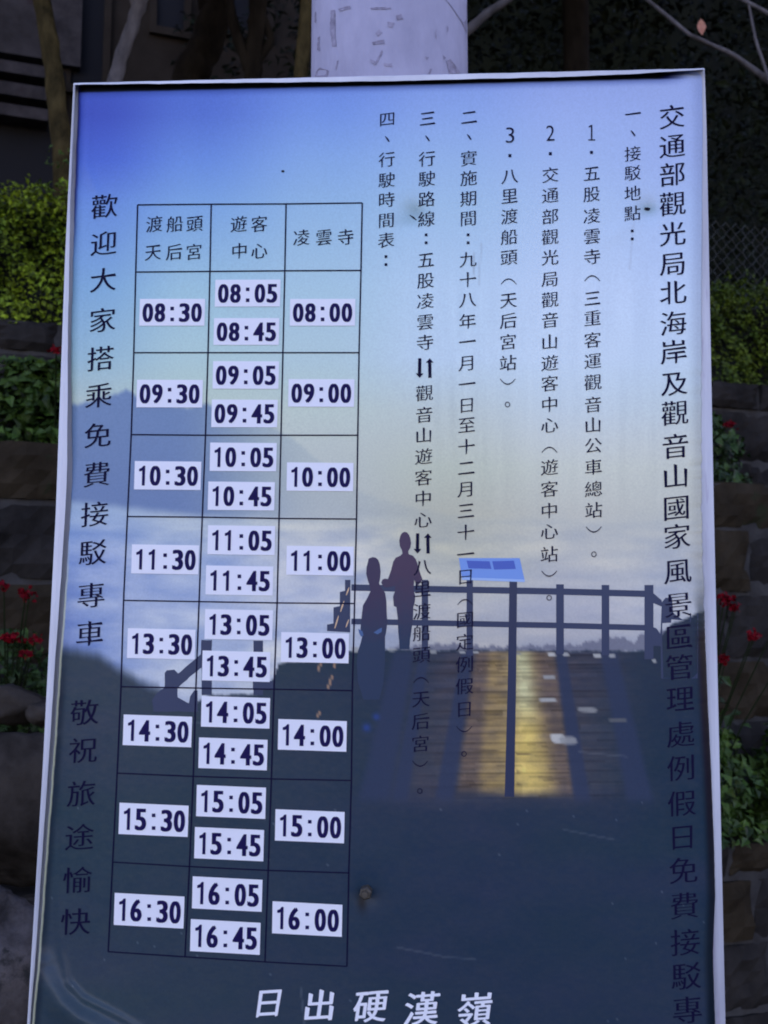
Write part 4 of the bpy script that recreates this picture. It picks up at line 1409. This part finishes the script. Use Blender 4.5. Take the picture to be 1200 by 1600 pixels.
def leaf_crown(root, c, r, n, size, mt, seed, parent_loc):
    rng = np.random.default_rng(seed)
    k = 26
    cl = rng.normal(0, 1, (k, 3)); cl /= np.linalg.norm(cl, axis=1)[:, None]; cl *= rng.uniform(.35, 1, (k, 1)) * np.array(r)
    which = rng.integers(0, k, n)
    pos = cl[which] + rng.normal(0, 1, (n, 3)) * np.array(r) * .17
    nr = cl[which] / np.array(r) + np.array([0, 0, .8])
    pos[:, 2] = np.maximum(pos[:, 2], -r[2] * .9)
    V, F = leaves(pos + np.array(c) - np.array(parent_loc), nr, size, rng, .55)
    return link("crown", V, F, mt, root)


def tree(label, limbs, mt, crown_c, crown_r, n, seed, group, cmat=m_crown):
    """limbs: list of (points, radii) in world space; the first is the trunk"""
    base = np.array(limbs[0][0][0])
    root = empty("tree", tuple(base))
    tag(root, label, "tree", group)
    for i, (pts, rad) in enumerate(limbs):
        mb = MB()
        P_ = [np.array(q) - base for q in pts]
        # subdivide with a slight wander
        Q, RR = [], []
        for a in range(len(P_) - 1):
            for j in range(5):
                t = j / 5
                Q.append(lerp(P_[a], P_[a + 1], t) + (nrg.normal(0, 1, 3) * rad[a] * .05)); RR.append(lerp(rad[a], rad[a + 1], t) * (1 + .06 * math.sin(a * 5 + j * 2.1)))
        Q.append(P_[-1]); RR.append(rad[-1])
        mb.tube(Q, RR, 12, wob=.05)
        mb.build("trunk" if i == 0 else "limb", mt, root, True)
    leaf_crown(root, crown_c, crown_r, n, .075, cmat, seed, base)
    return root


def pr(px, py, dep): return px_point(px, py, dep)
G_ = "trees behind the hedge"
g = lambda px, dep: np.array([px_point(px, 800, dep)[0], dep, Z3 - .05])
tree("slim mossy brown trunk leaning left, between slatted wall and board's top left corner",
     [([g(104, 3.95), pr(100, 262, 3.95), pr(84, 110, 3.95), pr(66, 0, 3.95), pr(60, -120, 3.95), pr(30, -420, 4.0)], [.045, .040, .036, .034, .032, .022]),
      ([pr(60, -120, 3.95), pr(140, -420, 4.1)], [.02, .01])], m_bark1, pr(40, -620, 4.0), (1.1, 1.0, .75), 5000, 71, G_)
tree("slender smooth grey tree forking just above the board's top left",
     [([g(150, 4.4), pr(176, 132, 4.4), pr(196, 70, 4.4), pr(216, 12, 4.4), pr(238, -40, 4.4), pr(280, -400, 4.4)], [.034, .031, .029, .029, .022, .016]),
      ([pr(214, 16, 4.4), pr(203, -12, 4.4), pr(186, -300, 4.4)], [.018, .014, .008])], m_bark2, pr(260, -640, 4.4), (1.0, 1.0, .75), 4500, 72, G_)
tree("thick dark tree trunk leaning right above the board's top edge",
     [([g(268, 4.9), pr(296, 125, 4.9), pr(322, 70, 4.9), pr(345, 0, 4.9), pr(352, -100, 4.9), pr(340, -420, 4.9)], [.10, .085, .078, .072, .07, .045]),
      ([pr(335, 30, 4.9), pr(300, -60, 4.9), pr(240, -300, 4.9)], [.05, .04, .02])], m_bark3, pr(340, -660, 4.9), (1.5, 1.2, .9), 6500, 73, G_)
tree("dark forked tree with a narrow V of limbs, left of the pole",
     [([g(392, 4.6), pr(394, 120, 4.6), pr(400, 60, 4.6), pr(404, 0, 4.6), pr(420, -300, 4.6)], [.05, .042, .04, .042, .025]),
      ([pr(392, 112, 4.6), pr(368, 50, 4.6), pr(354, -10, 4.6), pr(320, -300, 4.6)], [.03, .026, .024, .014]),
      ([pr(396, 110, 4.6), pr(424, 62, 4.6), pr(404, 0, 4.65)], [.02, .018, .015])], m_bark3, pr(420, -600, 4.7), (1.2, 1.2, .8), 5500, 74, G_)
tree("dim brown trunk close beside the pole's left edge",
     [([g(455, 4.2), pr(470, 120, 4.2), pr(480, 0, 4.2), pr(486, -380, 4.2)], [.036, .03, .028, .018])], m_bark1, pr(500, -640, 4.2), (1.0, 1.0, .7), 4000, 75, G_)
tree("grey branching tree reaching out from behind the pole's right side",
     [([g(668, 4.0), pr(690, 120, 4.0), pr(724, 54, 4.0), pr(760, 22, 4.0), pr(812, -14, 4.0), pr(900, -220, 4.0)], [.03, .026, .020, .017, .016, .01]),
      ([pr(690, 120, 4.0), pr(670, -200, 4.0)], [.02, .012])], noisy("bark_greydark", (.05, .046, .045), (.10, .092, .09), 12, 6, .9, .4), pr(800, -560, 4.2), (1.4, 1.1, .8), 6000, 76, G_)
ct = tree("dark leaning tree whose bare thin branches reach over the board's right end",
     [([g(1330, 4.3), pr(1290, 300, 4.3), pr(1265, 0, 4.3), pr(1240, -380, 4.3)], [.07, .06, .05, .03]),
      ([pr(1286, 190, 4.3), pr(1150, 88, 4.2), pr(1078, 55, 4.1), pr(1005, -6, 4.1), pr(960, -60, 4.1)], [.018, .011, .0085, .007, .005]),
      ([pr(1270, 60, 4.3), pr(1180, 10, 4.2), pr(1140, -10, 4.2)], [.012, .009, .006]),
      ([pr(1278, 160, 4.3), pr(1210, 150, 4.2), pr(1180, 60, 4.2), pr(1165, -20, 4.2)], [.01, .008, .006, .004])], m_bark2, pr(1180, -560, 4.3), (1.6, 1.2, .9), 7000, 77, G_)
# one dry leaf on that branch
lp = pr(1096, 42, 4.08)
dl = MB()
prof = [(0, .035), (.014, .022), (.020, .004), (.013, -.014), (.002, -.036), (-.014, -.020), (-.017, .002), (-.011, .022)]
dl.add([(x, .006 * math.sin(z * 90), z) for x, z in prof] + [(0, .008, 0)], [(i, (i + 1) % 8, 8) for i in range(8)])
o = dl.build("dry_leaf", mat("dry_leaf_orange", (.42, .17, .10), .6), None)
o.location = tuple(lp); tag(o, "single dry orange leaf caught on the bare branch above the board's right end", "leaf")

# extra shade trees of the same wood, crowns only over the terraces
for k, (px_, dep, cx, cz, r) in enumerate(((-200, 3.6, -120, -560, 1.4), (900, 5.2, 900, -520, 1.5), (1500, 4.6, 1420, -560, 1.6), (560, 5.6, 560, -520, 1.6))):
    c_ = pr(cx, cz, dep)
    tree(["dark tree standing left of the view beside the slatted wall", "dark tree deep in the thicket right of the pole", "dark tree standing beyond the fence's right end", "dark tree directly behind the pole"][k],
         [([g(px_, dep), pr(px_, 100, dep), c_], [.08, .07, .04])], m_bark3, c_, (r, 1.1, .9), 6000, 90 + k, G_)

# thicket: nobody could count it
rng = np.random.default_rng(5)
N = 42000
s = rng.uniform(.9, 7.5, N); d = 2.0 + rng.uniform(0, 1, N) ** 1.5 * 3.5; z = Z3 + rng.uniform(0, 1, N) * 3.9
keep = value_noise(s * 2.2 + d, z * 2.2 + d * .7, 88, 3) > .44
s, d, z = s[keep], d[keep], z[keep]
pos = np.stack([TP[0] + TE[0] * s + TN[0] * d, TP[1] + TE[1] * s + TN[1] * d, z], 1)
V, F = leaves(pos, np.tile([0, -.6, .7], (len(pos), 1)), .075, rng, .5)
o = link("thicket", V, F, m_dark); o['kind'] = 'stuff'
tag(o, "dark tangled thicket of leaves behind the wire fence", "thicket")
# vine leaves at the foot of the mossy trunk
rng = np.random.default_rng(6)
pts = np.concatenate([px_point(x, y, 3.86)[None] + rng.normal(0, 1, (6, 3)) * [.03, .02, .025] for x, y in ((92, 250), (104, 240), (78, 260), (100, 258))])
V, F = leaves(pts, np.tile([0, -.8, .5], (len(pts), 1)), .024, rng, .6)
o = link("climbing_vine", V, F, m_green2); tag(o, "small green vine at the foot of the mossy trunk above the left hedge", "plant")
